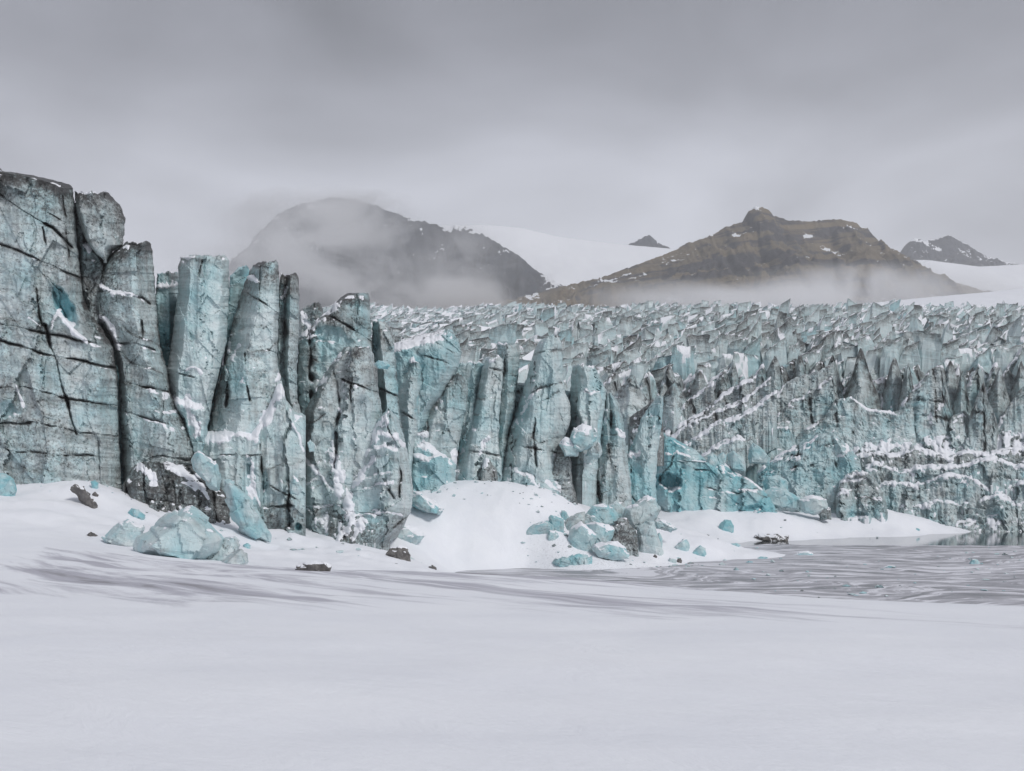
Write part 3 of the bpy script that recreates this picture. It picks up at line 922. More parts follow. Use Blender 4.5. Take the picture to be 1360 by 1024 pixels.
def build_seracs():
    rg = np.random.default_rng(21)
    th = R(36)
    ca, sa = math.cos(th), math.sin(th)
    # jittered seeds in a frame stretched along the crevasses; cell size grows a little with distance
    su, sv = 6.6, 2.35
    nu, nv = 200, 440
    iu, iv = np.meshgrid(np.arange(-nu // 2, nu), np.arange(-nv, nv // 2), indexing='ij')
    ju, jv = iu + rg.uniform(-0.42, 0.42, iu.shape) + 0.5 * (iv % 2), iv + rg.uniform(-0.42, 0.42, iu.shape)
    gx = (ju * su) * ca - (jv * sv) * sa
    gy = (ju * su) * sa + (jv * sv) * ca + 120
    ppx = 680 + gx / np.maximum(gy, 1) * F
    ok = (gy > 100) & (gy < 640) & (ppx > 430) & (ppx < 1430)
    ok &= gy > near_limit(ppx) + np.where(ppx > 870, 17, 9)
    cells = []
    for a in range(2, iu.shape[0] - 2):
        for b in np.nonzero(ok[a])[0]:
            if b < 2 or b > iu.shape[1] - 3: continue
            cx, cy = gx[a, b], gy[a, b]
            poly = [(cx - 9, cy - 9), (cx + 9, cy - 9), (cx + 9, cy + 9), (cx - 9, cy + 9)]
            for da in (-2, -1, 0, 1, 2):
                for db in (-2, -1, 0, 1, 2):
                    if da == 0 and db == 0: continue
                    ox, oy = gx[a + da, b + db], gy[a + da, b + db]
                    if (ox - cx) ** 2 + (oy - cy) ** 2 > 190: continue
                    poly = clip_poly(poly, (ox + cx) / 2, (oy + cy) / 2, ox - cx, oy - cy)
            if len(poly) >= 4: cells.append((cx, cy, np.array(poly), ppx[a, b]))
    # the ones that show largest: nearest among those whose tops clear the ice standing in front
    occ_x = [430, 495, 520, 600, 615, 640, 690, 712, 748, 762, 800, 830, 860, 885, 950, 1000, 1050, 1110, 1143, 1200, 1240, 1280, 1306, 1360, 1430]
    occ_y = [440, 440, 462, 440, 482, 480, 458, 470, 450, 490, 515, 545, 540, 525, 505, 500, 488, 482, 470, 490, 488, 500, 505, 490, 490]
    def hidden(c):
        top_ = float(glac_z(np.array(c[0]), np.array(c[1]))) + 3.0
        return HOR - (top_ - EYE) / c[1] * F > float(np.interp(c[3], occ_x, occ_y))
    cells.sort(key=lambda c: (hidden(c), c[1]))
    # how large each shows: nearest first
    near = cells[:N_NEAR]
    rest = cells[N_NEAR:]
    def cell_mesh(cx, cy, poly, px, fine):
        area_dir = np.array([ca, sa])
        ang = rg.normal(0, 0.35)
        ax = np.array([math.cos(th + ang), math.sin(th + ang)])
        c = poly.mean(0)
        k_ = len(poly)
        ring = []
        div = 3 if fine else (2 if cy < 330 else 1)
        for i in range(k_):
            for j in range(div):
                ring.append(poly[i] + (poly[(i + 1) % k_] - poly[i]) * j / div)
        ring = np.array(ring)
        n = len(ring)
        rel = ring - c
        along = rel @ ax
        half = np.abs(along).max()
        flat = float(sstep(780, 560, px)) * float(sstep(200, 330, cy))       # calmer, more rounded ice towards the left
        flat = max(flat, float(sstep(430, 600, cy)) * 0.6)
        band = 1.0 + 0.55 * float(perlin(cx / 38, cy / 24, 0, 88))           # rough and calm belts across the flow
        h = (rg.uniform(1.8, 5.0) + (2.6 if rg.random() < 0.12 else 0)) * (1 - 0.5 * flat) * band
        if cy < 260: h *= 1.25
        pr = np.array([-ax[1], ax[0]])
        across = np.abs(rel @ pr).max()
        side = rg.normal(-0.42, 0.35) * across                               # crest set to one side: a ramp and a steep face
        lean = rg.normal(0.0, 0.5, 2) + pr * -0.5
        slope = rg.normal(0.26, 0.26)
        ridge = c + np.clip(along, -half * 0.92, half * 0.92)[:, None] * ax + side * pr + (np.sin(along / half * 2.5 + rg.uniform(0, 6)) * 0.25)[:, None] * pr
        z0 = float(glac_z(np.array(c[0]), np.array(c[1])))
        tp_ = rg.uniform(0.0, 0.2)
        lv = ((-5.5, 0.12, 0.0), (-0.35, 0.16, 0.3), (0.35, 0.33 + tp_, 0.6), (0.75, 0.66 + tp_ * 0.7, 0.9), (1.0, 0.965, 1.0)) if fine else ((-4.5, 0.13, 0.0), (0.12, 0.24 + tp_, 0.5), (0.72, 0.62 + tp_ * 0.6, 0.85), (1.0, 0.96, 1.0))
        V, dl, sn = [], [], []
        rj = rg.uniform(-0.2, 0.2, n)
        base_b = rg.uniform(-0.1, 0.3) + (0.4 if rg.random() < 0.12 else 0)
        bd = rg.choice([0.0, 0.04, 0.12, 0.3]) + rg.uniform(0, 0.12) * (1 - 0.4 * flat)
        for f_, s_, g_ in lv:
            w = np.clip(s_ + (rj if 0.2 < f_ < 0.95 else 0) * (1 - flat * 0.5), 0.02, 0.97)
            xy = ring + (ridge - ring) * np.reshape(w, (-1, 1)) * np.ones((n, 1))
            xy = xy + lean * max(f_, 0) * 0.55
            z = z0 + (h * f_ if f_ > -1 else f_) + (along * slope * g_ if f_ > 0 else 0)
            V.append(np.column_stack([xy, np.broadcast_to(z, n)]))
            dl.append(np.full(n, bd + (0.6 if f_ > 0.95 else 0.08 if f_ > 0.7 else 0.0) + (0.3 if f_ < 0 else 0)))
        V = np.concatenate(V)
        nl = len(lv)
        Fc = []
        for q in range(nl - 1):
            i = np.arange(n)
            j = (i + 1) % n
            Fc.append(np.stack([q * n + i, q * n + j, (q + 1) * n + j], 1)); Fc.append(np.stack([q * n + i, (q + 1) * n + j, (q + 1) * n + i], 1))
        V = np.concatenate([V, V[-n:].mean(0, keepdims=True)])
        i = np.arange(n)
        Fc.append(np.stack([(nl - 1) * n + i, (nl - 1) * n + (i + 1) % n, np.full(n, nl * n)], 1))
        Fc = np.concatenate(Fc)
        dl = np.concatenate(dl + [[bd + 0.5]])
        if fine:
            nv_ = len(V)
            e_d = dl
            V, F2 = subdivide(V, Fc)
            e = np.sort(np.concatenate([Fc[:, [0, 1]], Fc[:, [1, 2]], Fc[:, [2, 0]]]), 1)
            ue = np.unique(e, axis=0)
            dl = np.concatenate([dl, (dl[ue[:, 0]] + dl[ue[:, 1]]) / 2])
            Fc = F2
        return V, Fc, dl, np.full(len(V), base_b)
    def finish(group, fine, a_):
        """collect the cells, roughen them together, find where snow lies"""
        Vs, Fs, Ds, Bs, Am, ends, base = [], [], [], [], [], [], 0
        for cx, cy, poly, px in group:
            V, Fc, dl, bl = cell_mesh(cx, cy, poly, px, fine)
            fl_ = float(sstep(780, 560, px)) * float(sstep(200, 330, cy))
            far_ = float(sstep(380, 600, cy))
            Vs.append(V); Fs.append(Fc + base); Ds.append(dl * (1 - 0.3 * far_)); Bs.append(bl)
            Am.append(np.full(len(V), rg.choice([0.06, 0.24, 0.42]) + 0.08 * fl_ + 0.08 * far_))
            ends.append((base, len(V), len(Fc)))
            base += len(V)
        V, Fc, dl, bl, am = (np.concatenate(q) for q in (Vs, Fs, Ds, Bs, Am))
        V = V + a_ * np.stack([fbm(*(V / 1.7).T, 300 + q, 3) for q in range(3)], 1) * np.array([1, 1, 0.8])
        fv, _ = facets(V[:, 0] / 1.3 + V[:, 1] / 2.6, V[:, 2] / 1.9, 15)
        V = V + (0.22 * fv)[:, None] * np.array([0.8, -0.6, 0.1])
        n = vnormals(V, Fc)
        sn = sstep(0.48 - am, 0.74 - am, n[:, 2] + 0.25 * perlin(*(V / 1.3).T, 77))
        return V, Fc, np.clip(dl, 0, 1.2), np.clip(bl, 0, 1), sn, ends
    V, Fc, dl, bl, sn, ends = finish(near, True, 0.42)
    f0 = 0
    for (b0, nv_, nf_), (cx, cy, poly, px) in zip(ends, near):
        v_ = V[b0:b0 + nv_]
        o = np.array([cx, cy, v_[:, 2].min()])
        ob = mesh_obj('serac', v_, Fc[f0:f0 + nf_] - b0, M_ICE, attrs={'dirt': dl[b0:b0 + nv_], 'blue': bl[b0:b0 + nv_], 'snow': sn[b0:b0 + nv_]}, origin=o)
        f0 += nf_
        tag(ob, SERAC_LABEL, 'serac', SERAC_GROUP)
        q_ = slice(b0, b0 + nv_)
        SERACS.append((ob, px, cy, 'snow-dusted' if sn[q_].mean() > 0.22 else 'dirt-streaked' if dl[q_].mean() > 0.33 else 'blue-tinged' if bl[b0] > 0.3 else 'plain grey'))
    V, Fc, dl, bl, sn, ends = finish(rest, False, 0.38)
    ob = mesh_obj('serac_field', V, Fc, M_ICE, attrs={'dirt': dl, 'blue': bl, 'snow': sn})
    tag(ob, 'distant mass of countless blue-grey seracs climbing to the mist', 'seracs', kind='stuff')

# ------------------------------------------------------------------ mountains
def mountain(name, label, ridge, d, mat, front=900, back=700, zfoot=80, gully=0.35, snow=0.0, seed=1, rough=1.0, nu=420, nv=130, power=1.15):
    ridge = np.array(ridge, float)
    px = np.linspace(ridge[0, 0], ridge[-1, 0], nu)
    py = np.interp(px, ridge[:, 0], ridge[:, 1])
    Xr = (px - 680) / F * d
    Zr = EYE + (HOR - py) / F * d + rough * 3 * fbm(px / 7, px * 0, 0, seed, 4, 0.6)
    v = np.concatenate([np.linspace(0, 1, nv), 1 + np.linspace(0, 1, 20)[1:]])[:, None]
    fr = np.clip(v, 0, 1)
    bk = np.clip(v - 1, 0, 1)
    Y = d - front * (1 - fr) + back * bk
    X = Xr[None] * (1 + 0 * v) + rough * 25 * fbm(Xr[None] / 180, Y / 120, 0, seed + 2, 3) * fr * (1 - fr) * 2
    hgt = np.maximum(Zr - zfoot, 5)[None]
    prof = fr ** power
    ter = fbm(Xr[None] / 260 + 3, Y / 400, 0, seed + 4, 4)
    prof = prof + 0.10 * rough * np.sin(prof * 16 + 3 * ter) * fr * (1 - fr)
    Z = zfoot + hgt * prof * (1 - bk ** 1.5)
    g = 1 - np.abs(fbm(Xr[None] / 120 + 0.5 * ter, Y / 330, 0, seed + 5, 5, 0.55)) * 2
    Z = Z + gully * hgt * (g - 0.6) * 0.5 * (4 * fr * (1 - fr)) ** 0.8
    Z = Z + rough * 9 * fbm(X / 30, Y / 30, 0, seed + 6, 4, 0.6) * (1 - fr ** 8)
    Q = np.stack([X, np.broadcast_to(Y, X.shape), Z], -1)
    n = grid_normals(Q[::-1])[::-1]
    sm = np.zeros(X.shape)
    if snow > 0:
        sm = sstep(0.98 - snow, 1.2 - snow, np.abs(n[..., 2]) + 0.35 * fbm(X / 60, Z / 40, 0, seed + 8, 4)) * (0.4 + 0.6 * fr)
    if snow >= 1: sm[:] = 1
    o = mesh_obj(name, Q.reshape(-1, 3), quad_grid(*X.shape), mat, attrs={'snow': sm.ravel()}, smooth=True)
    tag(o, label, kind='structure')
    return o

# ------------------------------------------------------------------ small debris
def chips(name, label, zones, n, mat, blue, seed, smin=0.07, smax=0.3):
    rg = np.random.default_rng(seed)
    base = np.array([(1, 0, 0), (-1, 0, 0), (0, 1, 0), (0, -1, 0), (0, 0, 1), (0, 0, -1), (0.6, 0.6, 0.5), (-0.6, 0.5, 0.6), (0.5, -0.6, 0.6)], float)
    Vs, Fs, b0 = [], [], 0
    hv, hf = hull([tuple(p) for p in base])
    px = np.concatenate([rg.uniform(z[0], z[1], int(n * z[4])) for z in zones])
    d = np.concatenate([rg.uniform(z[2], z[3], int(n * z[4])) for z in zones])
    X = (px - 680) / F * d
    Z = np.maximum(ground_z(X, d), 0.03)
    for x, y, z in zip(X, d, Z):
        sz = smin + (smax - smin) * rg.random() ** 3
        v = hv * (1 + rg.uniform(-0.3, 0.3, hv.shape)) * sz * np.array([rg.uniform(0.8, 1.8), 1, rg.uniform(0.4, 0.9)])
        a = rg.uniform(0, 6.28)
        v = v @ np.array([[math.cos(a), -math.sin(a), 0], [math.sin(a), math.cos(a), 0], [0, 0, 1]])
        Vs.append(v + (x, y, z + 0.1 * sz)); Fs.append(hf + b0)
        b0 += len(hv)
    V = np.concatenate(Vs)
    bb = np.repeat(rg.uniform(0, 1, len(Vs)) * blue, len(hv))
    o = mesh_obj(name, V, np.concatenate(Fs), mat, attrs={'dirt': np.repeat(rg.choice([0.0, 0.1, 0.6], len(Vs)), len(hv)), 'blue': bb, 'snow': np.zeros(len(V))})
    tag(o, label, 'rubble', kind='stuff')

# ================================================================== the setting
build_ground()
build_lagoon()
build_glacier()

mountain('mountain', 'dark mountain half lost in mist behind the left ice cliff',
         [(180, 430), (250, 400), (300, 362), (330, 335), (350, 305), (370, 283), (400, 270), (440, 262), (475, 264), (510, 277), (550, 292), (590, 300), (615, 299), (640, 310), (665, 325),
          (690, 340), (710, 358), (735, 372), (760, 385), (830, 402)], 2400, M_DARKHILL, front=800, zfoot=185, gully=0.3, snow=0.16, seed=31)
mountain('mountain', 'brown flat-topped mountain with a small rocky summit knob, mist round its foot',
         [(560, 416), (620, 404), (680, 397), (740, 382), (800, 368), (850, 350), (895, 333), (912, 323), (925, 320), (950, 310), (962, 302), (975, 298), (985, 295), (992, 291), (994, 280), (1004, 274), (1019, 277), (1028, 287),
          (1050, 293), (1075, 294), (1105, 291), (1118, 292), (1138, 296), (1140, 301), (1152, 303), (1160, 313), (1166, 324), (1180, 329), (1195, 336), (1212, 350), (1240, 365), (1270, 376), (1310, 386), (1400, 400)],
         2000, M_HILL, front=650, zfoot=170, gully=0.2, snow=0.065, seed=52, rough=0.9, nu=560)
mountain('snowfield', 'smooth white ice cap between the two mountains',
         [(380, 330), (560, 300), (640, 298), (690, 302), (740, 314), (830, 325), (900, 331), (960, 345), (1080, 352), (1180, 346), (1230, 345), (1300, 354), (1360, 351), (1500, 345)],
         3000, M_SNOW, front=1000, zfoot=280, gully=0.02, snow=1, seed=61, rough=0.25, nu=240, nv=60)
mountain('mountain', 'small dark peak poking out of the distant ice cap',
         [(822, 330), (838, 323), (848, 318), (856, 314), (862, 312), (870, 318), (878, 324), (895, 332)], 3120, M_DARKHILL, front=100, back=200, zfoot=600, gully=0.3, snow=0.3, seed=71, nu=120, nv=50)
mountain('mountain', 'far snow-dusted ridge at the right edge of the ice cap',
         [(1175, 352), (1195, 338), (1203, 325), (1215, 316), (1228, 320), (1242, 318), (1262, 312), (1275, 320), (1285, 325), (1310, 340), (1340, 349), (1380, 356)], 3150, M_DARKHILL, front=140, back=200, zfoot=600, gully=0.45, snow=0.34, seed=81, nu=240, nv=70)
mountain('snowfield', 'smooth snowy rise at the far right end of the glacier',
         [(1020, 412), (1100, 408), (1160, 402), (1230, 395), (1300, 389), (1360, 383), (1450, 373), (1600, 360)], 980, M_SNOW, front=380, back=200, zfoot=95, gully=0.0, snow=1, seed=91, rough=0.12, nu=160, nv=50, power=0.8)

front_seracs()
build_seracs()

# ================================================================== the left ice cliff, pillar by pillar
slab('ice_cliff', 'dark blue backing ice mass added to darken the gaps between the left-hand pillars', 'ice cliff', 92,
     top=[(-90, 300), (60, 318), (110, 334), (160, 356), (200, 410), (230, 478), (300, 486), (370, 490), (400, 480), (480, 485), (515, 505), (530, 530)], bot=[(-90, 680), (500, 690)], T=22, step=3.0, dirt=0.3, topd=0.2, blue=0.55, lean=4, thr=0.8)  # filler mass added to keep bright background from showing through the gaps
slab('ice_cliff', 'tallest grey-blue layered ice wall filling the left edge of the photo', 'ice cliff', 72,
     L=[(-70, 224), (-70, 690)], Rt=[(2, 224), (5, 227), (45, 233), (75, 240), (92, 245), (97, 250), (99, 270), (101, 300), (105, 345), (110, 392), (118, 412), (138, 440), (150, 462), (156, 500), (157, 560), (161, 640), (166, 690)],
     T=14, prof=((0, 0), (0.55, -0.4), (0.88, 0), (0.9, 0.25), (1, 2.0)), lean=2.5, dirt=0.42, topd=0.95, blue=0.2, terr=0.25, per=1.7, dip=-0.12, thr=0.7,
     cracks=[([(-70, 250), (0, 258), (30, 280), (70, 302), (95, 328)], 1.8, 0.9), ([(-70, 318), (0, 324), (45, 342), (80, 358), (108, 370)], 1.4, 0.6), ([(0, 430), (60, 442), (110, 452), (152, 459)], 1.6, 0.6),
             ([(-40, 445), (0, 451), (60, 470), (100, 478), (155, 489)], 1.6, 0.8), ([(60, 432), (66, 455), (74, 478), (80, 505), (92, 545), (100, 575)], 2.0, 1.2), ([(44, 365), (50, 400), (56, 432)], 1.0, 0.5),
             ([(0, 514), (30, 512), (80, 527), (157, 540)], 1.2, 0.5), ([(-20, 563), (40, 561)], 2.2, 1.0), ([(40, 560), (100, 572), (160, 580)], 1.2, 0.5), ([(10, 598), (80, 604), (140, 608)], 1.0, 0.4),
             ([(80, 240), (86, 290), (92, 345)], 0.9, 0.4), ([(55, 300), (62, 330)], 0.9, 0.4), ([(60, 280), (86, 295)], 0.8, 0.3)],
     pockets=[(86, 405, 11, 30, -28, 2.0, 0.55), (5, 545, 26, 14, 0, 0.9, 0.4)], ledges=[([(64, 436), (72, 424), (80, 418), (92, 432), (100, 441), (116, 452)], 0.8, 14)],
     snowl=[([(66, 436), (70, 426), (80, 417), (90, 430), (98, 440), (112, 452)], 2.2), ([(40, 424), (52, 432)], 0.9), ([(18, 508), (28, 530), (33, 542)], 1.2)])
slab('ice_tower', 'rounded ice knob with dark left face and snowy top, wedged behind the tallest wall', 'ice tower', 75.5,
     L=[(99, 256), (100, 275), (106, 300), (116, 322), (126, 336), (138, 345)], Rt=[(143, 256), (150, 263), (160, 272), (166, 290), (165, 312), (163, 325), (152, 332), (143, 345)],
     prof=((0, 1.2), (0.1, 0.2), (0.5, 0), (0.56, 0.1), (1, 2.2)), lean=0.5, dirt=0.42, topd=0.75, blue=0.05, thr=0.75, dip=0.2, snowl=[([(100, 255), (144, 255)], 1.6)], drop=0.2)
slab('ice_tower', 'dark narrow wedge of cracked ice in the gap beside the tallest wall', 'ice tower', 77.5,
     L=[(98, 270), (100, 300), (104, 345), (108, 390), (115, 420)], Rt=[(104, 270), (118, 300), (134, 330), (140, 350), (135, 385), (132, 420)], dirt=0.6, topd=0.3, blue=0.2, amp=1.3,
     cracks=[([(104, 275), (112, 310), (114, 345)], 2, 1.2), ([(114, 322), (138, 350)], 2, 1)], snowl=[([(117, 328), (120, 333)], 2.8)])
slab('ice_tower', 'dark-topped ice pillar with snowy shelf, second from the left edge', 'ice tower', 74,
     L=[(168, 322), (150, 334), (138, 350), (129, 372), (121, 400), (122, 418), (145, 450), (157, 480), (160, 560), (164, 628)], Rt=[(199, 320), (202, 330), (204, 352), (207, 400), (213, 460), (222, 492), (226, 520), (238, 545), (255, 575), (262, 612), (240, 628)],
     T=10, prof=((0, 2.2), (0.12, 0.6), (0.62, 0), (0.70, 0.1), (1, 2.4)), lean=2.5, dirt=0.38, topd=0.8, blue=0.15, terr=0.35, dip=-0.1, drop=0.8,
     cracks=[([(128, 385), (155, 390), (188, 395), (200, 405)], 2.0, 0.8), ([(150, 455), (180, 456), (206, 466)], 1.5, 0.7), ([(158, 505), (190, 514), (222, 520)], 1.5, 0.7), ([(188, 425), (190, 450)], 1.2, 0.6), ([(160, 545), (225, 565)], 1.2, 0.5), ([(190, 612), (215, 606), (262, 614)], 2.0, 0.8)],
     ledges=[([(133, 380), (150, 388), (178, 392)], 1.0, 16)], snowl=[([(135, 380), (144, 387)], 2.2), ([(148, 390), (180, 392)], 1.6), ([(120, 415), (140, 422), (150, 445), (156, 462)], 3.6)])
slab('ice_cliff', 'low dark basal ice foot with brown grit and snowy shelf behind the big fallen block', 'ice cliff', 71.4,
     L=[(182, 614), (172, 626), (163, 645), (160, 700)], Rt=[(225, 612), (262, 622), (274, 640), (294, 648), (304, 662), (307, 708)], T=8, prof=((0, 1.0), (0.15, 0), (0.7, 0.2), (1, 1.6)), lean=1.6, dirt=0.78, topd=0.2, blue=0.0, terr=0.3, amp=1.2,
     cracks=[([(168, 640), (170, 690)], 2.2, 1.2), ([(282, 640), (288, 700)], 2.6, 1.2), ([(230, 640), (236, 690)], 1.2, 0.5), ([(200, 665), (300, 672)], 1.2, 0.4)],
     snowl=[([(186, 618), (196, 628), (206, 644)], 4.0), ([(218, 616), (240, 626), (256, 636), (262, 630)], 5.5), ([(268, 650), (276, 662)], 2.6)])
slab('ice_tower', 'short teal pillar with snowy top standing back in a gap between two grey pillars', 'ice tower', 84,
     L=[(209, 360), (206, 400), (212, 470), (220, 520)], Rt=[(236, 362), (238, 400), (236, 440), (232, 520)], lean=1, dirt=0.12, topd=0.5, blue=0.6, prof=((0, 0), (0.6, 0), (0.75, 1.2), (1, 3)), snowl=[([(210, 379), (236, 378)], 2.4)], cracks=[([(208, 383), (236, 384)], 1.5, 0.8)])
slab('ice_tower', 'clean pale-blue flat-topped pillar, third tall one from the left edge', 'ice tower', 77,
     L=[(252, 339), (240, 343), (237, 352), (237, 380), (232, 420), (227, 460), (222, 490), (226, 540), (240, 562), (262, 620)], Rt=[(262, 338), (298, 339), (304, 347), (304, 400), (301, 450), (292, 490), (284, 520), (277, 560), (272, 600), (268, 620)],
     T=9, prof=((0, 1.7), (0.22, 0.1), (0.5, 0), (0.85, 0.3), (1, 1.2)), lean=2.2, dirt=0.10, topd=0.45, blue=0.22, terr=0.25, fl=1.4,
     cracks=[([(268, 345), (265, 372), (267, 400)], 0.8, 0.3), ([(226, 492), (262, 503), (290, 496)], 1.0, 0.4), ([(280, 440), (284, 470), (278, 500)], 1.4, 0.7)],
     snowl=[([(240, 343), (258, 340)], 1.4), ([(246, 489), (258, 486), (268, 495)], 1.6), ([(230, 530), (248, 536), (262, 540)], 5.5), ([(248, 528), (252, 545), (258, 560), (262, 580)], 3.2)])
slab('ice_tower', 'thin teal slab seen in the narrow gap beside the clean flat-topped pillar', 'ice tower', 86,
     L=[(319, 353), (306, 366), (302, 400), (299, 450), (296, 500)], Rt=[(330, 353), (338, 380), (334, 420), (322, 450), (312, 500)], lean=1, dirt=0.05, topd=0.15, blue=0.75, prof=((0, 0), (0.4, 0.2), (1, 2)))
slab('ice_tower', 'tall leaning pillar with black grit crown and snow fleck on its left shoulder', 'ice tower', 78,
     L=[(344, 347), (336, 352), (326, 372), (318, 400), (308, 430), (302, 470), (292, 500), (285, 530), (278, 570), (268, 600)], Rt=[(352, 345), (369, 344), (371, 370), (370, 420), (368, 480), (373, 505), (366, 545), (358, 575), (350, 600)],
     T=9, prof=((0, 2.6), (0.4, 0.2), (0.46, 0), (0.9, 0.5), (1, 1.2)), lean=2.2, dirt=0.24, topd=0.95, blue=0.15, terr=0.25,
     cracks=[([(330, 390), (350, 402), (368, 415)], 1.0, 0.4), ([(326, 470), (325, 500), (330, 530)], 1.2, 0.6), ([(296, 475), (306, 500), (300, 540)], 2.2, 1.3), ([(286, 500), (276, 550), (272, 590)], 1.8, 1.4), ([(330, 455), (368, 470)], 1.0, 0.4)],
     snowl=[([(331, 366), (342, 374)], 2.6), ([(300, 446), (302, 466)], 4.6), ([(317, 456), (308, 478)], 2.6), ([(288, 482), (290, 506)], 4.6), ([(323, 502), (322, 508)], 2.2), ([(372, 500), (370, 515), (360, 540), (350, 560)], 4.5)])
slab('ice_tower', 'narrow pillar with black-dusted left face and snow cap between two leaning pillars', 'ice tower', 81,
     L=[(373, 364), (371, 380), (369, 430), (368, 490), (372, 520), (380, 556)], Rt=[(393, 361), (397, 370), (397, 430), (394, 490), (395, 530), (403, 556)], T=8, prof=((0, 0.4), (0.35, 1.2), (0.55, 0), (1, 0.8)), lean=1.6, dirt=0.46, topd=0.7, blue=0.15,
     cracks=[([(380, 380), (378, 430), (380, 470)], 3.0, 0.5)], snowl=[([(373, 364), (392, 362)], 1.6), ([(376, 396), (384, 384)], 1.2)])
slab('ice_tower', 'small rounded grey knob peeping up far behind the snowy-shouldered block', 'ice tower', 112,
     L=[(418, 401), (404, 408), (396, 414), (396, 470)], Rt=[(424, 401), (428, 410), (430, 430), (432, 470)], lean=0.5, dirt=0.45, topd=0.4, blue=0.1, snowl=[([(400, 415), (406, 428), (412, 436)], 3.0)])
slab('ice_tower', 'big grey block with a long snow-covered left shoulder and teal hollow beneath', 'ice tower', 87,
     L=[(462, 389), (452, 395), (440, 410), (425, 422), (408, 438), (396, 448), (395, 500), (398, 575)], Rt=[(478, 386), (488, 388), (491, 396), (493, 440), (495, 475), (494, 530), (490, 575)], T=10,
     prof=((0, 1.4), (0.15, 0.6), (0.75, 0), (0.82, 0), (1, 1.3)), lean=2.4, dirt=0.2, topd=0.62, tf=45.0, blue=0.22, dip=-0.25, thr=0.6, shelf=(1.5, 4.0), topj=1.0,
     cracks=[([(440, 420), (470, 438), (495, 455)], 1.2, 0.6), ([(410, 440), (412, 480), (412, 520)], 2.2, 1.4), ([(412, 500), (415, 530)], 4.0, 2.0)],
     pockets=[(440, 452, 30, 22, 25, 0.7, 0.15), (440, 490, 22, 24, 0, 0.6, 0.15)], snowl=[([(397, 447), (410, 436), (428, 420), (446, 404)], 3.4), ([(398, 452), (412, 445)], 2.4)])
slab('ice_tower', 'broad pointed buttress with snowy left edge below the big grey block', 'ice tower', 81,
     L=[(457, 461), (446, 476), (433, 494), (416, 524), (405, 546), (402, 580), (400, 640), (398, 715)], Rt=[(466, 458), (488, 459), (496, 470), (501, 492), (503, 520), (508, 550), (513, 600), (516, 650), (518, 715)], T=9,
     prof=((0, 2.0), (0.12, 0.4), (0.5, 0), (0.85, 0.3), (1, 1.6)), lean=3.0, dirt=0.2, topd=0.5, tf=55.0, blue=0.16, terr=0.4, topj=1.0, footd=(0.3, 668),
     cracks=[([(443, 490), (448, 510), (450, 545), (446, 580), (443, 620)], 2.4, 1.0), ([(445, 500), (470, 510), (502, 522)], 1.2, 0.5), ([(400, 668), (460, 672)], 1.2, 0.5), ([(466, 510), (466, 545)], 1.0, 0.4)],
     snowl=[([(462, 459), (488, 459)], 1.8), ([(452, 468), (434, 492), (418, 520)], 1.6), ([(440, 585), (442, 620), (448, 645)], 3.6), ([(395, 600), (420, 625), (440, 650)], 3.0), ([(448, 540), (452, 548)], 2.6), ([(440, 600), (450, 650)], 7.0), ([(404, 640), (420, 636)], 1.6), ([(400, 676), (440, 670)], 1.2), ([(430, 690), (450, 712)], 6.0)])
slab('ice_tower', 'slim teal-sided pillar behind the broad pointed buttress', 'ice tower', 89,
     L=[(495, 424), (494, 450), (493, 480), (498, 520), (502, 560), (505, 630)], Rt=[(511, 426), (519, 436), (526, 480), (529, 530), (534, 570), (538, 630)], prof=((0, 1.8), (0.35, 0.8), (0.45, 0), (1, 0.8)), lean=1.8, dirt=0.2, topd=0.55, tf=40.0, blue=0.4,
     cracks=[([(500, 515), (528, 525)], 1.4, 0.7)], pockets=[(498, 448, 6, 22, 0, 1.2, 0.6), (500, 540, 5, 40, 0, 1.2, 0.5)])
slab('ice_cliff', 'fluted grey wall under a bright bent snow band, below the leaning grit-crowned pillar', 'ice cliff', 76.0,
     top=[(262, 584), (272, 572), (285, 574), (300, 568), (320, 564), (334, 570), (346, 556), (358, 534), (368, 508), (374, 504), (380, 532), (392, 546), (406, 552)],
     bot=[(262, 640), (290, 664), (320, 686), (350, 716), (406, 720)], T=8, prof=((0, 1.2), (0.25, 0.1), (0.58, 0), (0.6, 0.5), (0.8, 0.1), (1, 0.6)), lean=1.6, dirt=0.2, topd=0.0, blue=0.2, terr=0.3, fl=1.8, footd=(0.4, 672), shelf=(2.2, 6.0),
     cracks=[([(348, 640), (410, 672)], 1.0, 0.3), ([(345, 590), (350, 640), (352, 680)], 1.6, 0.7), ([(268, 606), (345, 604)], 1.1, 0.4), ([(384, 640), (385, 700)], 1.6, 0.8), ([(345, 674), (404, 672)], 1.3, 0.5)],
     pockets=[(330, 620, 5, 16, 0, 0.8, 0.2), (352, 640, 5, 20, 0, 0.7, 0.35), (396, 700, 5, 6, 0, 1.0, 0.7)],
     snowl=[([(262, 588), (285, 582), (300, 574), (320, 571), (334, 578), (348, 564), (360, 543), (370, 518)], 6.0), ([(328, 604), (336, 616), (334, 640), (330, 672)], 3.6), ([(336, 650), (346, 672)], 1.8), ([(386, 560), (396, 580), (404, 600)], 1.6)])
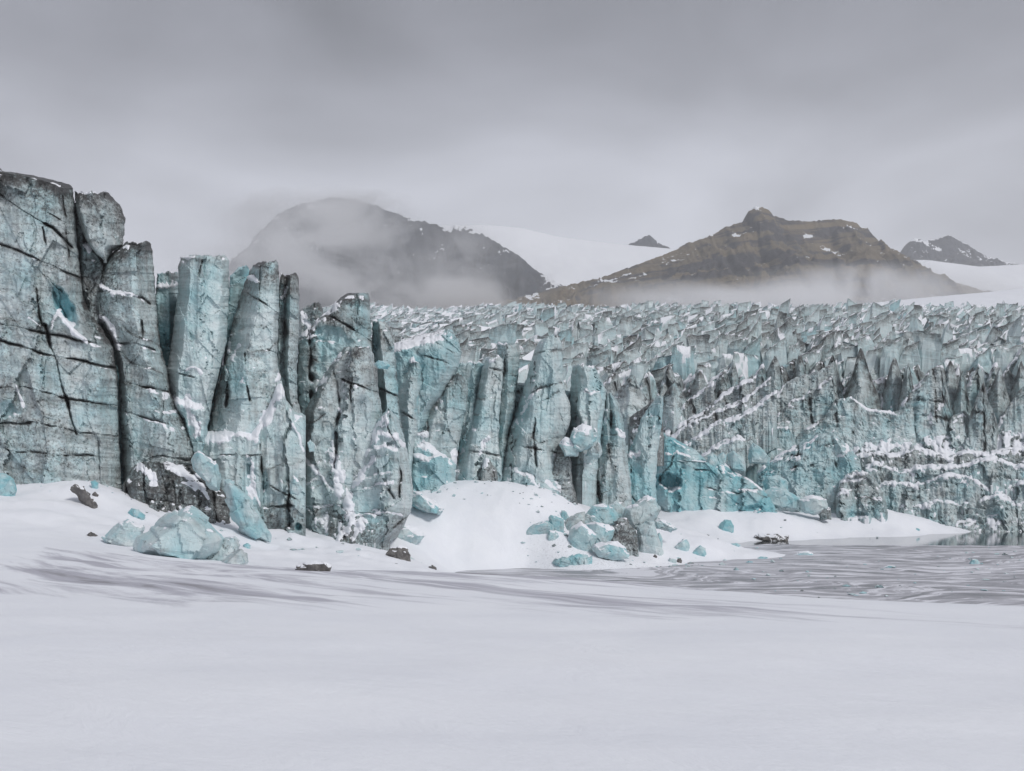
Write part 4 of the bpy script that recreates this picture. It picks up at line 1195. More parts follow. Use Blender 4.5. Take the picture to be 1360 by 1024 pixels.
slab('ice_cliff', 'teal-streaked buttress with a long diagonal snow strip down its left side', 'ice cliff', 79,
     L=[(514, 543), (500, 560), (486, 588), (472, 616), (458, 640), (444, 668), (436, 694), (430, 722)], Rt=[(520, 543), (530, 560), (538, 585), (545, 620), (549, 650), (546, 680), (530, 704), (506, 724)], T=10, prof=((0, 1.4), (0.2, 0.3), (0.7, 0), (0.8, 0.2), (1, 2.2)), lean=2.6, dirt=0.2, topd=0.1, blue=0.22, terr=0.4, fl=1.6, footd=(0.4, 684),
     cracks=[([(528, 600), (532, 630), (530, 660)], 1.8, 1.0), ([(516, 650), (524, 662)], 2, 0.8), ([(460, 680), (535, 684)], 1.2, 0.4)],
     ledges=[([(488, 600), (510, 592), (530, 600)], 0.8, 20), ([(470, 640), (500, 630), (520, 628)], 0.7, 18)],
     snowl=[([(515, 546), (502, 566), (489, 592), (475, 618), (461, 642)], 4.4), ([(470, 645), (486, 622), (498, 612)], 5.0), ([(458, 650), (464, 668), (466, 690), (452, 712)], 6.5), ([(480, 690), (470, 716)], 4.0), ([(505, 575), (525, 578), (534, 590)], 3.0), ([(470, 685), (500, 680), (534, 684)], 1.4), ([(480, 650), (520, 640)], 2.0)])
slab('ice_cliff', 'dark backing ice mass added to darken the gaps behind the middle pillars', 'ice cliff', 122,
     top=[(520, 525), (560, 520), (600, 528), (640, 522), (690, 508), (740, 515), (775, 525), (815, 545)], bot=[(530, 660), (830, 680)], T=20, step=3.0, dirt=0.35, topd=0.1, blue=0.6, lean=4, thr=0.85)  # dark backing wall put in so the slots between the pillars stay dark
slab('ice_tower', 'thick slab with broad white snow roof, teal underside, left of the twin leaning slabs', 'ice tower', 107,
     L=[(590, 437), (566, 442), (545, 449), (522, 457), (523, 480), (526, 540), (535, 610)], Rt=[(600, 438), (608, 450), (613, 468), (609, 488), (592, 518), (574, 545), (560, 610)], T=12, prof=((0, 0.5), (0.6, 0), (0.75, 0.2), (1, 2.4)), lean=-2.0, dirt=0.14, topd=0.1, blue=0.45, dip=-0.3, thr=0.6, shelf=(5.0, 7.0),
     cracks=[([(560, 470), (590, 480), (608, 490)], 1.0, 0.3), ([(575, 452), (604, 470)], 0.9, 0.3)], snowl=[([(522, 460), (545, 454), (566, 448)], 6.5), ([(566, 446), (588, 440)], 2.6)])
slab('ice_tower', 'smooth twin-humped pillar with snowy crown in front of the snow-roofed slab', 'ice tower', 103.5,
     L=[(544, 474), (538, 488), (530, 505), (528, 530), (535, 570), (540, 640)], Rt=[(553, 474), (560, 482), (566, 478), (575, 490), (578, 510), (568, 545), (556, 590), (550, 640)], prof=((0, 1.0), (0.3, 0), (0.5, 0.1), (0.62, 1.0), (1, 3.5)), lean=1.6, dirt=0.18, topd=0.2, blue=0.35, terr=0.15, pockets=[(568, 530, 12, 34, 14, 1.5, 0.6)],
     snowl=[([(540, 478), (552, 475)], 3.0)], cracks=[([(530, 545), (556, 560)], 1.4, 0.8)])
slab('ice_tower', 'grey pillar with snow patch down its upper left, left of the twin leaning slabs', 'ice tower', 106.5,
     L=[(602, 497), (588, 508), (576, 524), (566, 545), (556, 562), (552, 590), (550, 660)], Rt=[(616, 499), (622, 510), (620, 540), (612, 575), (606, 610), (604, 660)], prof=((0, 1.8), (0.3, 0.2), (0.6, 0), (1, 1.6)), lean=2.2, dirt=0.24, topd=0.5, blue=0.2, terr=0.35,
     snowl=[([(592, 504), (580, 520), (572, 534)], 3.8), ([(558, 556), (562, 548)], 2.4), ([(604, 600), (606, 630)], 3.5)], cracks=[([(570, 540), (566, 580)], 1.4, 0.8)])
slab('ice_tower', 'flat-topped teal slab with a thin snow line, half hidden behind the grey pillar', 'ice tower', 112,
     L=[(612, 482), (600, 490), (604, 520), (610, 570), (608, 640)], Rt=[(638, 477), (648, 484), (646, 520), (640, 560), (628, 640)], lean=1.4, dirt=0.1, topd=0.15, blue=0.5, prof=((0, 0), (0.6, 0), (0.7, 1), (1, 2.6)), snowl=[([(612, 481), (638, 478)], 1.3)])
slab('ice_tower', 'front one of the twin leaning slabs, pale blue with notched snowy top', 'ice tower', 109,
     L=[(646, 474), (640, 492), (632, 530), (622, 566), (612, 590), (604, 620), (600, 660)], Rt=[(662, 472), (668, 478), (667, 510), (663, 550), (662, 590), (667, 620), (664, 660)], prof=((0, 2.0), (0.28, 0.2), (0.4, 0), (1, 0.8)), lean=2.4, dirt=0.14, topd=0.2, blue=0.3, terr=0.25, dip=-0.1,
     cracks=[([(612, 596), (666, 606)], 1.2, 0.5), ([(642, 486), (668, 492)], 1.2, 0.5), ([(628, 520), (622, 570)], 1.0, 0.5)], snowl=[([(648, 478), (664, 472)], 1.5), ([(612, 598), (606, 620), (604, 640)], 2.6), ([(648, 580), (640, 600)], 2.6)])
slab('ice_tower', 'rear one of the twin leaning slabs, darker with a straight snowy top edge', 'ice tower', 114,
     L=[(660, 456), (662, 480), (664, 530), (660, 580), (660, 640)], Rt=[(689, 455), (690, 470), (687, 500), (684, 540), (676, 575), (670, 640)], prof=((0, 0.8), (0.5, 0), (0.6, 0.3), (1, 1.8)), lean=2, dirt=0.24, topd=0.3, blue=0.35, terr=0.25, snowl=[([(661, 457), (688, 455)], 1.3)], cracks=[([(672, 470), (668, 520)], 1.6, 0.6)])
slab('ice_tower', 'great pale-blue tapered pillar standing alone in the middle of the photo', 'ice tower', 111,
     L=[(722, 447), (713, 458), (706, 478), (699, 504), (690, 532), (681, 560), (673, 588), (668, 604), (666, 620), (654, 640), (646, 662)], Rt=[(741, 446), (746, 456), (747, 490), (750, 518), (758, 540), (757, 562), (749, 582), (746, 602), (748, 628), (752, 662)], T=12,
     prof=((0, 3.2), (0.22, 0.3), (0.3, 0), (0.72, 0.1), (1, 2.4)), lean=3.0, dirt=0.12, topd=0.15, blue=0.30, terr=0.30, per=2.2, dip=-0.1,
     cracks=[([(708, 470), (746, 464)], 1.0, 0.4), ([(705, 520), (730, 512), (745, 508)], 1.2, 0.4), ([(712, 538), (735, 524), (742, 520)], 1.4, 0.5), ([(710, 555), (708, 575), (712, 600), (710, 640)], 1.6, 0.9), ([(676, 588), (710, 596), (748, 604)], 1.3, 0.5), ([(680, 605), (680, 635)], 1.6, 0.7), ([(740, 540), (750, 570), (748, 600)], 1.0, 0.5)],
     pockets=[(676, 520, 3.5, 6, 0, 0.8, 0.6)], snowl=[([(706, 522), (698, 540), (692, 550)], 1.5), ([(706, 632), (712, 648)], 3.0), ([(728, 640), (736, 648)], 2.6)])
slab('ice_block', 'small dirty grey ice stump leaning on the foot of the great middle pillar', 'ice block', 107.5,
     L=[(645, 609), (640, 620), (636, 645), (634, 662)], Rt=[(650, 608), (660, 625), (662, 645), (664, 662)], T=3, dirt=0.5, topd=0.2, blue=0.0, snowl=[([(648, 610), (642, 618), (630, 632)], 3.4)])
slab('ice_tower', 'dirty grey block with a snow notch right of the great middle pillar', 'ice tower', 113,
     L=[(742, 588), (736, 610), (728, 635), (726, 668)], Rt=[(752, 587), (758, 610), (760, 640), (768, 668)], dirt=0.6, topd=0.4, blue=0.0, amp=1.3, snowl=[([(736, 640), (742, 650)], 3)], T=5)
slab('ice_tower', 'leaning teal slab behind and right of the great middle pillar', 'ice tower', 118,
     L=[(760, 486), (757, 520), (758, 560), (754, 640)], Rt=[(788, 485), (796, 498), (806, 520), (800, 560), (792, 640)], dirt=0.2, topd=0.2, blue=0.35, lean=2, prof=((0, 2.6), (0.3, 0.4), (0.5, 0), (1, 1)), snowl=[([(761, 487), (786, 486)], 1.4), ([(774, 542), (766, 580)], 2.2)], cracks=[([(770, 530), (762, 580)], 2.4, 1.4)])
slab('ice_block', 'hollowed wavy ice knob with snow-filled scoop on the rim behind the lodged turquoise block', 'ice block', 117,
     L=[(775, 514), (768, 525), (766, 545), (772, 560)], Rt=[(778, 513), (788, 520), (797, 517), (800, 535), (794, 560)], T=3, dirt=0.12, topd=0.1, blue=0.35, terr=0.1, snowl=[([(776, 518), (785, 522), (796, 518)], 2.6)])
slab('ice_tower', 'ridged pinnacle with a pale-green fin top, between middle pillar and teal wall', 'ice tower', 119.5,
     L=[(803, 522), (794, 540), (786, 560), (790, 590), (784, 620), (772, 645), (770, 690)], Rt=[(812, 522), (822, 536), (828, 560), (832, 600), (838, 640), (840, 690)], prof=((0, 1.8), (0.35, 0.2), (0.45, 0), (0.55, 0.6), (0.75, 0.1), (1, 1.6)), lean=2.5, dirt=0.34, topd=0.1, blue=0.28, terr=0.3, fl=2.2,
     cracks=[([(812, 545), (810, 580), (808, 600)], 2.0, 0.9), ([(782, 640), (780, 680)], 2.4, 1.2), ([(794, 640), (798, 685)], 2.0, 1.0), ([(818, 620), (822, 660)], 1.0, 0.5)], snowl=[([(802, 542), (794, 560), (786, 568)], 3.0), ([(818, 570), (830, 580)], 2.4)])
slab('ice_tower', 'thin tall teal fin just left of the blue cave', 'ice tower', 123,
     L=[(874, 525), (862, 540), (852, 555), (846, 575), (834, 600), (826, 640), (824, 696)], Rt=[(881, 524), (879, 560), (873, 600), (871, 640), (874, 696)], prof=((0, 1.0), (0.5, 0.3), (0.7, 0), (1, 0.8)), lean=2.2, dirt=0.14, topd=0.1, blue=0.48, terr=0.4, fl=2.0, amp=1.2,
     ledges=[([(826, 604), (846, 600), (856, 606)], 0.7, 14)], snowl=[([(828, 606), (846, 602)], 2.2), ([(830, 588), (842, 590)], 2.0)], cracks=[([(832, 650), (846, 668)], 1, 0.4), ([(838, 620), (836, 660)], 1, 0.5)])
slab('ice_cliff', 'bright turquoise ice wall with a deep blue cave and overhanging right end', 'ice cliff', 150,
     L=[(873, 573), (871, 600), (868, 640), (866, 692)], Rt=[(877, 573), (900, 585), (925, 598), (938, 612), (962, 614), (978, 628), (1000, 640), (1012, 650), (1024, 662), (1034, 684), (1030, 692)], T=10, prof=((0, 2.0), (0.12, 0.3), (0.3, 0), (0.75, 0.2), (1, 1.2)), lean=2.8, dirt=0.06, topd=0.15, blue=0.78, terr=0.35, per=2.4, dip=-0.15,
     cracks=[([(905, 620), (940, 624), (960, 632)], 1.0, 0.5), ([(955, 656), (980, 654), (1008, 649)], 1.6, 0.6), ([(940, 648), (965, 652)], 1.0, 0.4), ([(895, 605), (880, 632)], 1.2, 0.6)],
     pockets=[(890, 640, 18, 13, 15, 4.5, 1.0), (874, 612, 4, 14, 10, 2.0, 0.9), (872, 640, 3.5, 10, 0, 1.5, 0.8), (992, 680, 26, 8, -22, 1.6, 0.5)],
     ledges=[([(884, 606), (900, 601), (918, 608)], 0.9, 22), ([(955, 656), (1010, 648)], 0.6, 10)], snowl=[([(886, 604), (900, 602), (916, 607)], 0.9), ([(962, 615), (985, 630), (1010, 648)], 2.0)])
slab('ice_block', 'snowy scalloped ice shelf heaped between the fluted buttress and the snow slope', 'ice block', 104.5,
     L=[(550, 572), (545, 585), (544, 610), (548, 660)], Rt=[(574, 573), (582, 588), (596, 600), (606, 618), (604, 660)], T=6, dirt=0.12, topd=0.0, blue=0.5, terr=0.6, amp=1.4, prof=((0, 0), (0.6, -0.5), (1, 1.5)), lean=3, ledges=[([(550, 604), (570, 608), (592, 604)], 1.2, 16)], snowl=[([(552, 576), (572, 574)], 2.6), ([(566, 594), (580, 594), (590, 602)], 5.0), ([(548, 604), (570, 612)], 2.6)])

# ---- the turquoise blocks and cliffs right of the cave
slab('ice_cliff', 'fractured turquoise cliff with a snow-edged left slope, right of the cave wall', 'ice cliff', 162,
     L=[(1084, 577), (1062, 588), (1042, 599), (1022, 612), (1006, 626), (1004, 645), (1014, 664), (1040, 700)], Rt=[(1108, 576), (1122, 588), (1134, 600), (1142, 612), (1148, 640), (1152, 700)], T=10, prof=((0, 2), (0.3, 0.3), (0.6, 0), (0.75, 0.6), (0.85, 0), (1, 1.5)), lean=3, dirt=0.16, topd=0.15, blue=0.5, terr=0.6, amp=1.5, dip=0.2,
     cracks=[([(1045, 608), (1080, 598), (1104, 590)], 1.2, 0.5), ([(1050, 622), (1075, 618), (1100, 612)], 1.2, 0.7), ([(1060, 590), (1056, 625)], 1.2, 0.6), ([(1108, 610), (1112, 625)], 2.0, 1.0)], snowl=[([(1056, 592), (1040, 602), (1022, 614), (1004, 626)], 1.9), ([(1040, 608), (1024, 616)], 1.0), ([(1128, 592), (1114, 608)], 1.6)])
slab('ice_block', 'rounded dirty ice hump with snow-capped top on the far snowbank', 'ice block', 159,
     L=[(1128, 626), (1116, 640), (1110, 660), (1110, 690)], Rt=[(1148, 624), (1162, 634), (1172, 655), (1178, 672), (1180, 690)], T=8, dirt=0.4, topd=0.2, blue=0.3, terr=0.7, amp=1.6, lean=3.5, snowl=[([(1116, 640), (1130, 628), (1150, 626)], 2.6), ([(1112, 648), (1122, 640), (1150, 636)], 2.2), ([(1114, 660), (1122, 652)], 2.4)], pockets=[(1138, 684, 16, 5, -8, 1.8, 0.1)])
for i_, (lb, poly_, dd) in enumerate((
        ('bright blue ice pyramid standing behind the lumpy blocks', [(994, 598), (1000, 588), (1008, 592), (1024, 608), (1022, 616), (994, 616)], 165),
        ('leftmost of the rounded ice lumps on top of the turquoise wall', [(940, 606), (946, 602), (952, 606), (956, 616), (950, 624), (938, 622)], 153),
        ('small rounded ice lump in the middle of the heap on the turquoise wall', [(952, 606), (960, 600), (965, 606), (964, 616), (955, 618)], 154),
        ('forked ice lump, rightmost on top of the turquoise wall', [(966, 604), (973, 598), (981, 606), (990, 612), (990, 626), (970, 624)], 154),
        ('curled ice lump below the snow-edged turquoise cliff', [(1012, 640), (1018, 632), (1036, 632), (1048, 640), (1046, 656), (1020, 656)], 157),
        ('long low ice lump at the foot of the snow-edged turquoise cliff', [(1008, 654), (1024, 648), (1044, 650), (1062, 662), (1058, 676), (1020, 672)], 155),
        ('snow-topped ice lump at the right foot of the snow-edged turquoise cliff', [(1060, 664), (1080, 658), (1098, 664), (1100, 676), (1080, 684), (1064, 680)], 155),
        ('dirty grit-covered ice lump on the snow below the turquoise cliff', [(1084, 678), (1094, 670), (1104, 676), (1104, 690), (1090, 690)], 155.5))):
    chunk('ice_block', lb, 'ice block', poly_, d=dd, blue=0.55 if i_ < 6 else 0.25, dirt=0.05 if i_ < 7 else 0.7, snow=0.12 if i_ < 6 else 0.45, rnd=2)

# ---- diagonal snow-ledged strips of grey ice above the cave
DG = 'snow-ledged diagonal ice bands above the cave'
def diag(lb, pts, drop, d, **kw):
    a = dict(T=7, lean=2.0, dirt=0.5, topd=0.2, blue=0.02, terr=0.2, amp=1.2, fl=2.6, thr=0.6, prof=((0, 0.3), (1, 0.3)), shelf=(1.6, 4.0))
    a.update(kw)
    bot_ = [(x, y + drop) for x, y in pts]
    slab('ice_band', lb, 'ice band', d, top=pts, bot=bot_, snowl=[([(x, y + 1.5) for x, y in pts], 2.8)] + kw.pop('extra', []), group=DG, **{k_: v_ for k_, v_ in a.items() if k_ != 'extra'})
diag('topmost short snow-edged band rising steeply behind the teal fin', [(868, 575), (890, 552), (905, 538), (935, 515), (948, 506)], 60, 182, cracks=[([(918, 530), (926, 560)], 2, 1)])
diag('long dark band with the broadest snow ledge, second from the top above the cave', [(866, 584), (900, 562), (930, 548), (944, 538), (960, 522), (990, 504), (1004, 498)], 55, 179, cracks=[([(935, 545), (944, 575)], 2, 1), ([(962, 530), (972, 560)], 2, 1)])
diag('long dark band with a thin snow edge, third from the top above the cave', [(880, 586), (930, 552), (952, 544), (985, 530), (1010, 512), (1024, 500)], 50, 176, cracks=[([(950, 548), (958, 580)], 1.5, 0.8)])
diag('grey band with curved snow edge, fourth from the top above the cave', [(900, 594), (925, 578), (950, 560), (975, 552), (1000, 541), (1020, 524), (1032, 518)], 48, 173, dirt=0.4, blue=0.15)
diag('short light band with bright snow edge just above the rounded ice lumps', [(926, 608), (945, 594), (962, 584), (980, 577), (990, 584)], 36, 168, dirt=0.3, blue=0.2)

# ---- large crags between the serac field and the right-hand wall
slab('ice_crag', 'fan-shaped grooved crag with thin snow edge climbing right, centre right', 'ice crag', 192, top=[(992, 548), (1010, 536), (1030, 524), (1046, 506), (1060, 500), (1085, 494), (1108, 480)], bot=[(992, 590), (1108, 575)], dirt=0.34, blue=0.1, fl=2.2, lean=3, topd=0.2, snowl=[([(994, 547), (1012, 536), (1030, 525), (1046, 508)], 1.9)], thr=0.6)
slab('ice_crag', 'dark-based crag with a straight diagonal snow edge left of the rubble heap', 'ice crag', 187, top=[(1026, 556), (1040, 543), (1052, 531), (1066, 526), (1086, 514), (1106, 496), (1109, 520)], bot=[(1024, 600), (1112, 600)], dirt=0.3, blue=0.25, fl=1.8, lean=3, terr=0.5, snowl=[([(1028, 554), (1050, 532), (1066, 527), (1104, 499)], 1.6)], cracks=[([(1075, 530), (1078, 560)], 2, 1)])
slab('ice_crag', 'low blue-green layered crag right above the bright blue ice pyramid', 'ice crag', 181, top=[(980, 585), (1000, 562), (1016, 565), (1030, 568), (1046, 566), (1054, 580)], bot=[(980, 625), (1060, 625)], dirt=0.18, blue=0.45, terr=0.5, lean=3, per=1.8, snowl=[([(1000, 562), (1016, 566), (1046, 567)], 1.5)])
slab('ice_crag', 'broad pale crag with a dipping snow line and rubble on its left shoulder', 'ice crag', 184, top=[(1056, 580), (1075, 566), (1094, 554), (1110, 530), (1132, 527), (1150, 542), (1170, 545), (1190, 547), (1214, 538)], bot=[(1056, 612), (1220, 612)], dirt=0.2, blue=0.32, terr=0.5, lean=3, snowl=[([(1068, 571), (1094, 555)], 1.8), ([(1130, 528), (1152, 544), (1186, 548)], 1.4), ([(1112, 524), (1132, 524)], 3.0)], cracks=[([(1110, 530), (1112, 560), (1106, 575)], 2, 1), ([(1134, 545), (1134, 580)], 1.2, 0.6)])
slab('ice_crag', 'fortress-like flat-topped crag with grid of cracks, right of centre', 'ice crag', 185, top=[(1184, 562), (1200, 532), (1216, 515), (1226, 504), (1233, 491), (1249, 486), (1256, 508), (1262, 532), (1268, 562)], bot=[(1182, 606), (1270, 606)], dirt=0.27, blue=0.25, terr=0.35, lean=3, prof=((0, 1.5), (0.45, 0.2), (0.85, 0), (1, 2)),
     cracks=[([(1240, 492), (1244, 560)], 1, 0.5), ([(1205, 530), (1258, 534)], 1.2, 0.5), ([(1250, 500), (1256, 560)], 1, 0.5), ([(1195, 548), (1262, 556)], 1.2, 0.5)], snowl=[([(1232, 496), (1216, 514), (1202, 528), (1186, 548)], 1.9), ([(1256, 534), (1240, 548), (1234, 560)], 1.6)])
slab('ice_crag', 'slender pointed crag split by one vertical crack, near the right edge', 'ice crag', 183, top=[(1284, 568), (1292, 540), (1306, 506), (1313, 532), (1322, 552), (1326, 568)], bot=[(1284, 612), (1326, 612)], dirt=0.34, blue=0.2, lean=2.5, topd=0.4, cracks=[([(1307, 515), (1308, 600)], 1.5, 1.0), ([(1290, 548), (1318, 548)], 1, 0.4)])
slab('ice_crag', 'ribbed crag with long sloping left edge at the right edge of the photo', 'ice crag', 186, top=[(1316, 580), (1330, 552), (1344, 532), (1356, 516), (1372, 505), (1420, 500)], bot=[(1316, 612), (1420, 612)], dirt=0.3, blue=0.15, lean=3, fl=2.4, snowl=[([(1318, 578), (1332, 552)], 2.0)])
slab('ice_crag', 'rubble-strewn snowy crag in the gap left of the slender pointed one', 'ice crag', 182, top=[(1252, 572), (1266, 552), (1280, 545), (1292, 556), (1300, 572)], bot=[(1250, 612), (1302, 612)], dirt=0.3, blue=0.3, terr=0.9, amp=1.8, lean=6, thr=0.5)

SG = 'sharp dark-edged fins rising from the serac field'
for lb, ax, ay, xl, xr, yb, d, kw in (
        ('ribbed fin with a flat dark crown, left of the fan-shaped crag', 1030, 472, 1004, 1050, 535, 200, {}),
        ('curved fin with a dark tip behind the straight snow-edged crag', 1062, 468, 1048, 1084, 530, 202, {}),
        ('twin-edged fin above the straight diagonal snow edge', 1106, 470, 1084, 1122, 528, 199, {}),
        ('tall black-tipped fin, the most prominent above the rubble heap', 1143, 461, 1120, 1170, 540, 196, {'topd': 0.9}),
        ('broad leaning fin right of the black-tipped one', 1188, 474, 1166, 1208, 545, 198, {}),
        ('narrow shadowed fin left of the fortress-like crag', 1206, 482, 1192, 1222, 545, 194, {}),
        ('low rounded fin behind the fortress-like crag', 1262, 478, 1246, 1284, 540, 200, {}),
        ('pale leaning fin between the fortress crag and the slender one', 1278, 492, 1262, 1294, 560, 193, {'blue': 0.4}),
        ('banded fin leaning over the slender pointed crag', 1328, 486, 1306, 1344, 552, 195, {}),
        ('tall fin touching the right edge of the photo', 1356, 478, 1338, 1380, 540, 198, {}),
        ('stubby fin with snowy left side above the diagonal bands', 975, 480, 952, 990, 530, 196, {}),
        ('wavy fin above the second diagonal band', 930, 492, 908, 950, 535, 188, {}),
        ('small pointed fin behind the thin teal fin', 896, 505, 876, 915, 545, 182, {}),
        ('broad snowy-backed fin behind the ridged pinnacle', 838, 496, 806, 866, 545, 150, {'blue': 0.25}),
        ('dark ribbed fin right behind the ridged pinnacle', 866, 530, 836, 880, 570, 140, {'dirt': 0.6})):
    rg_ = random.Random(ax)
    mid = lambda a, b, t, j: a + (b - a) * t + rg_.uniform(-j, j)
    w_ = xr - xl
    tops = [(xl, yb - rg_.uniform(8, 16)), (mid(xl, ax, 0.45, 2), mid(yb, ay, 0.55, 4)), (mid(xl, ax, 0.8, 1), mid(yb, ay, 0.86, 3)), (ax, ay), (ax + w_ * 0.07, ay + rg_.uniform(2, 7)),
            (mid(ax, xr, 0.55, 2), mid(ay, yb, 0.5, 4)), (xr, yb - rg_.uniform(5, 14))]
    kk = dict(dirt=0.3, blue=0.15, topd=0.6, fl=2.2, lean=3, terr=0.3)
    kk.update(kw)
    tops = sorted(tops)
    slab('ice_fin', lb, 'ice fin', d, top=tops, bot=[(xl - 2, yb + 14), (xr + 2, yb + 14)], T=5, group=SG, prof=((0, 2.0), ((ax - xl) / w_ * 0.9, 0.0), (1, 1.6)), **kk)

# ---- stepped snow-ledged wall at the lower right
WG = 'stepped ledges of the right-hand ice wall'
def ledge(lb, top_, drop, d, **kw):
    a = dict(T=8, lean=1.6, dirt=0.34, topd=0.1, blue=0.2, terr=0.85, per=1.5, amp=1.7, fl=1.3, thr=0.52, prof=((0, 0.5), (0.5, 0), (1, 0.5)), shelf=(1.8, 4.0))
    a.update(kw)
    slab('ice_ledge', lb, 'ice ledge', d, top=top_, bot=[(x, y + drop) for x, y in top_], snowl=[([(x, y + 1.6) for x, y in top_], 3.0)], group=WG, **a)
ledge('snow-heaped uppermost ledge of the right-hand wall, dotted with dark rubble', [(1120, 584), (1135, 577), (1160, 571), (1185, 576), (1210, 580), (1235, 574), (1262, 576), (1290, 582), (1320, 574), (1350, 570), (1410, 566)], 40, 180.5, dirt=0.5, thr=0.4, lean=6)
ledge('dark second ledge of the right-hand wall with snow flecks', [(1136, 604), (1160, 598), (1190, 602), (1216, 592), (1236, 598), (1260, 606), (1285, 596), (1310, 601), (1340, 594), (1410, 590)], 40, 177.5, dirt=0.55, blue=0.05)
ledge('third ledge of the right-hand wall with a blue-green left end', [(1148, 618), (1160, 612), (1178, 616), (1198, 624), (1215, 617), (1250, 616), (1276, 616), (1300, 609), (1320, 604), (1346, 615), (1410, 618)], 40, 175, blue=0.32)
ledge('long middle ledge of the right-hand wall arching up at its centre', [(1150, 648), (1168, 640), (1182, 637), (1214, 641), (1240, 632), (1258, 627), (1290, 630), (1302, 640), (1322, 654), (1345, 640), (1380, 632), (1410, 636)], 48, 172.5, blue=0.3)
ledge('lower ledge of the right-hand wall just above the snow tongue', [(1178, 682), (1196, 667), (1225, 668), (1245, 660), (1276, 667), (1300, 662), (1326, 652), (1345, 664), (1410, 660)], 44, 170.6, blue=0.25)
ledge('lowest dark slab of the right-hand wall dipping into the water', [(1236, 704), (1250, 692), (1280, 688), (1310, 681), (1328, 673), (1348, 684), (1372, 690), (1410, 686)], 34, 169, dirt=0.5, blue=0.1, lean=2.4)

# ================================================================== loose ice on the snow
def blk(lb, poly, **kw):
    kw.setdefault('cat', 'ice block')
    cat = kw.pop('cat')
    return chunk(kw.pop('name', 'ice_block'), lb, cat, poly, **kw)
blk('largest fallen ice block, pale turquoise with a snow scar on its right shoulder', [(178, 714), (182, 700), (214, 676), (240, 663), (256, 659), (266, 664), (270, 678), (286, 690), (297, 702), (292, 714), (276, 730), (262, 742), (230, 737), (200, 730), (180, 726)], blue=0.4, snow=0.16, rnd=1, t=2.6, amp=0.8, base=False, front=0.5, sink=0.45)
blk('flat tilted ice slab leaning on the left side of the largest fallen block', [(136, 714), (150, 700), (168, 689), (176, 693), (192, 700), (188, 726), (166, 724), (150, 718)], blue=0.3, snow=0.3, t=1.2, front=0.8)
blk('grey rounded ice slab tucked under the right end of the largest block', [(262, 742), (276, 730), (296, 714), (312, 711), (320, 722), (318, 728), (300, 742), (284, 746)], dirt=0.35, blue=0.1, snow=0.2, t=1.2, front=0.82)
blk('grey-green ice boulder right of the rounded slab under the largest block', [(294, 746), (306, 736), (320, 727), (328, 736), (330, 746), (318, 750), (300, 749)], dirt=0.3, blue=0.2, snow=0.15, t=1.0, front=0.82)
blk('bright teal ice lump at the far left edge beneath the tallest wall', [(-14, 640), (-4, 628), (8, 628), (18, 636), (22, 650), (20, 656), (8, 658), (-12, 658)], blue=0.75, snow=0.05, rnd=2)
blk('small turquoise ice bar lying on the slope above the largest block', [(170, 680), (174, 674), (182, 676), (194, 684), (190, 690), (180, 687)], blue=0.85, snow=0.1, t=0.4)
blk('small round turquoise ice piece on the slope below the tallest wall', [(120, 640), (126, 637), (131, 642), (130, 650), (124, 650)], blue=0.85, snow=0.0, t=0.3)
blk('small turquoise ice piece right of the grey-green boulder', [(323, 724), (328, 721), (333, 724), (332, 730), (325, 730)], blue=0.8, snow=0.0, t=0.25)
blk('pale teal slab leaning against the foot of the second dark-topped pillar', [(254, 612), (262, 600), (276, 606), (290, 618), (295, 638), (292, 652), (280, 650), (268, 634), (258, 624)], d=71.5, blue=0.5, snow=0.35, t=0.9)
blk('long teal slab leaning down to the snow below the bent snow band', [(296, 636), (304, 636), (318, 650), (334, 672), (350, 690), (361, 712), (360, 721), (344, 718), (322, 708), (308, 690), (300, 665)], d=70.5, blue=0.55, snow=0.12, t=1.3)
blk('turquoise ice lump lodged on the wall below the bent snow band', [(384, 642), (390, 632), (398, 640), (402, 650), (396, 658), (386, 656)], d=74.4, blue=0.4, snow=0.6, t=0.4)
blk('tiny teal ice lump stuck on the fluted wall', [(408, 588), (412, 584), (418, 590), (418, 600), (411, 600)], d=78.4, blue=0.4, snow=0.3, t=0.4)
blk('thin teal ice plate balanced between the broad buttress and the slim pillar', [(497, 484), (502, 478), (512, 480), (518, 486), (514, 490), (502, 490)], d=80.5, blue=0.8, snow=0.1, t=0.5)
blk('turquoise ice block with snow on top, lodged right of the great middle pillar', [(756, 584), (762, 568), (774, 563), (786, 566), (792, 580), (788, 592), (772, 600), (758, 598)], d=112.5, blue=0.5, snow=0.55, t=1.6, rnd=2)
blk('snow-draped ice lump left of the lodged turquoise block', [(742, 590), (750, 580), (760, 584), (770, 596), (768, 606), (750, 606)], d=112.5, blue=0.4, snow=0.75, t=1.5, rnd=2)
blk('snow-covered dark ice wedge right of the lodged turquoise block', [(778, 606), (784, 588), (790, 566), (796, 580), (800, 600), (796, 608)], d=113.5, dirt=0.3, blue=0.3, snow=0.7, t=1.4)
blk('ragged ice wedge half buried in the slope below the scalloped shelf', [(544, 650), (556, 655), (574, 664), (590, 676), (584, 684), (560, 678), (546, 672)], d=99.5, blue=0.6, snow=0.62, t=1.5)
blk('snow-plastered ice lump at the foot of the diagonal-strip buttress', [(512, 714), (520, 700), (536, 694), (552, 700), (566, 712), (552, 716), (530, 718)], blue=0.3, snow=0.75, t=1.5, rnd=2)

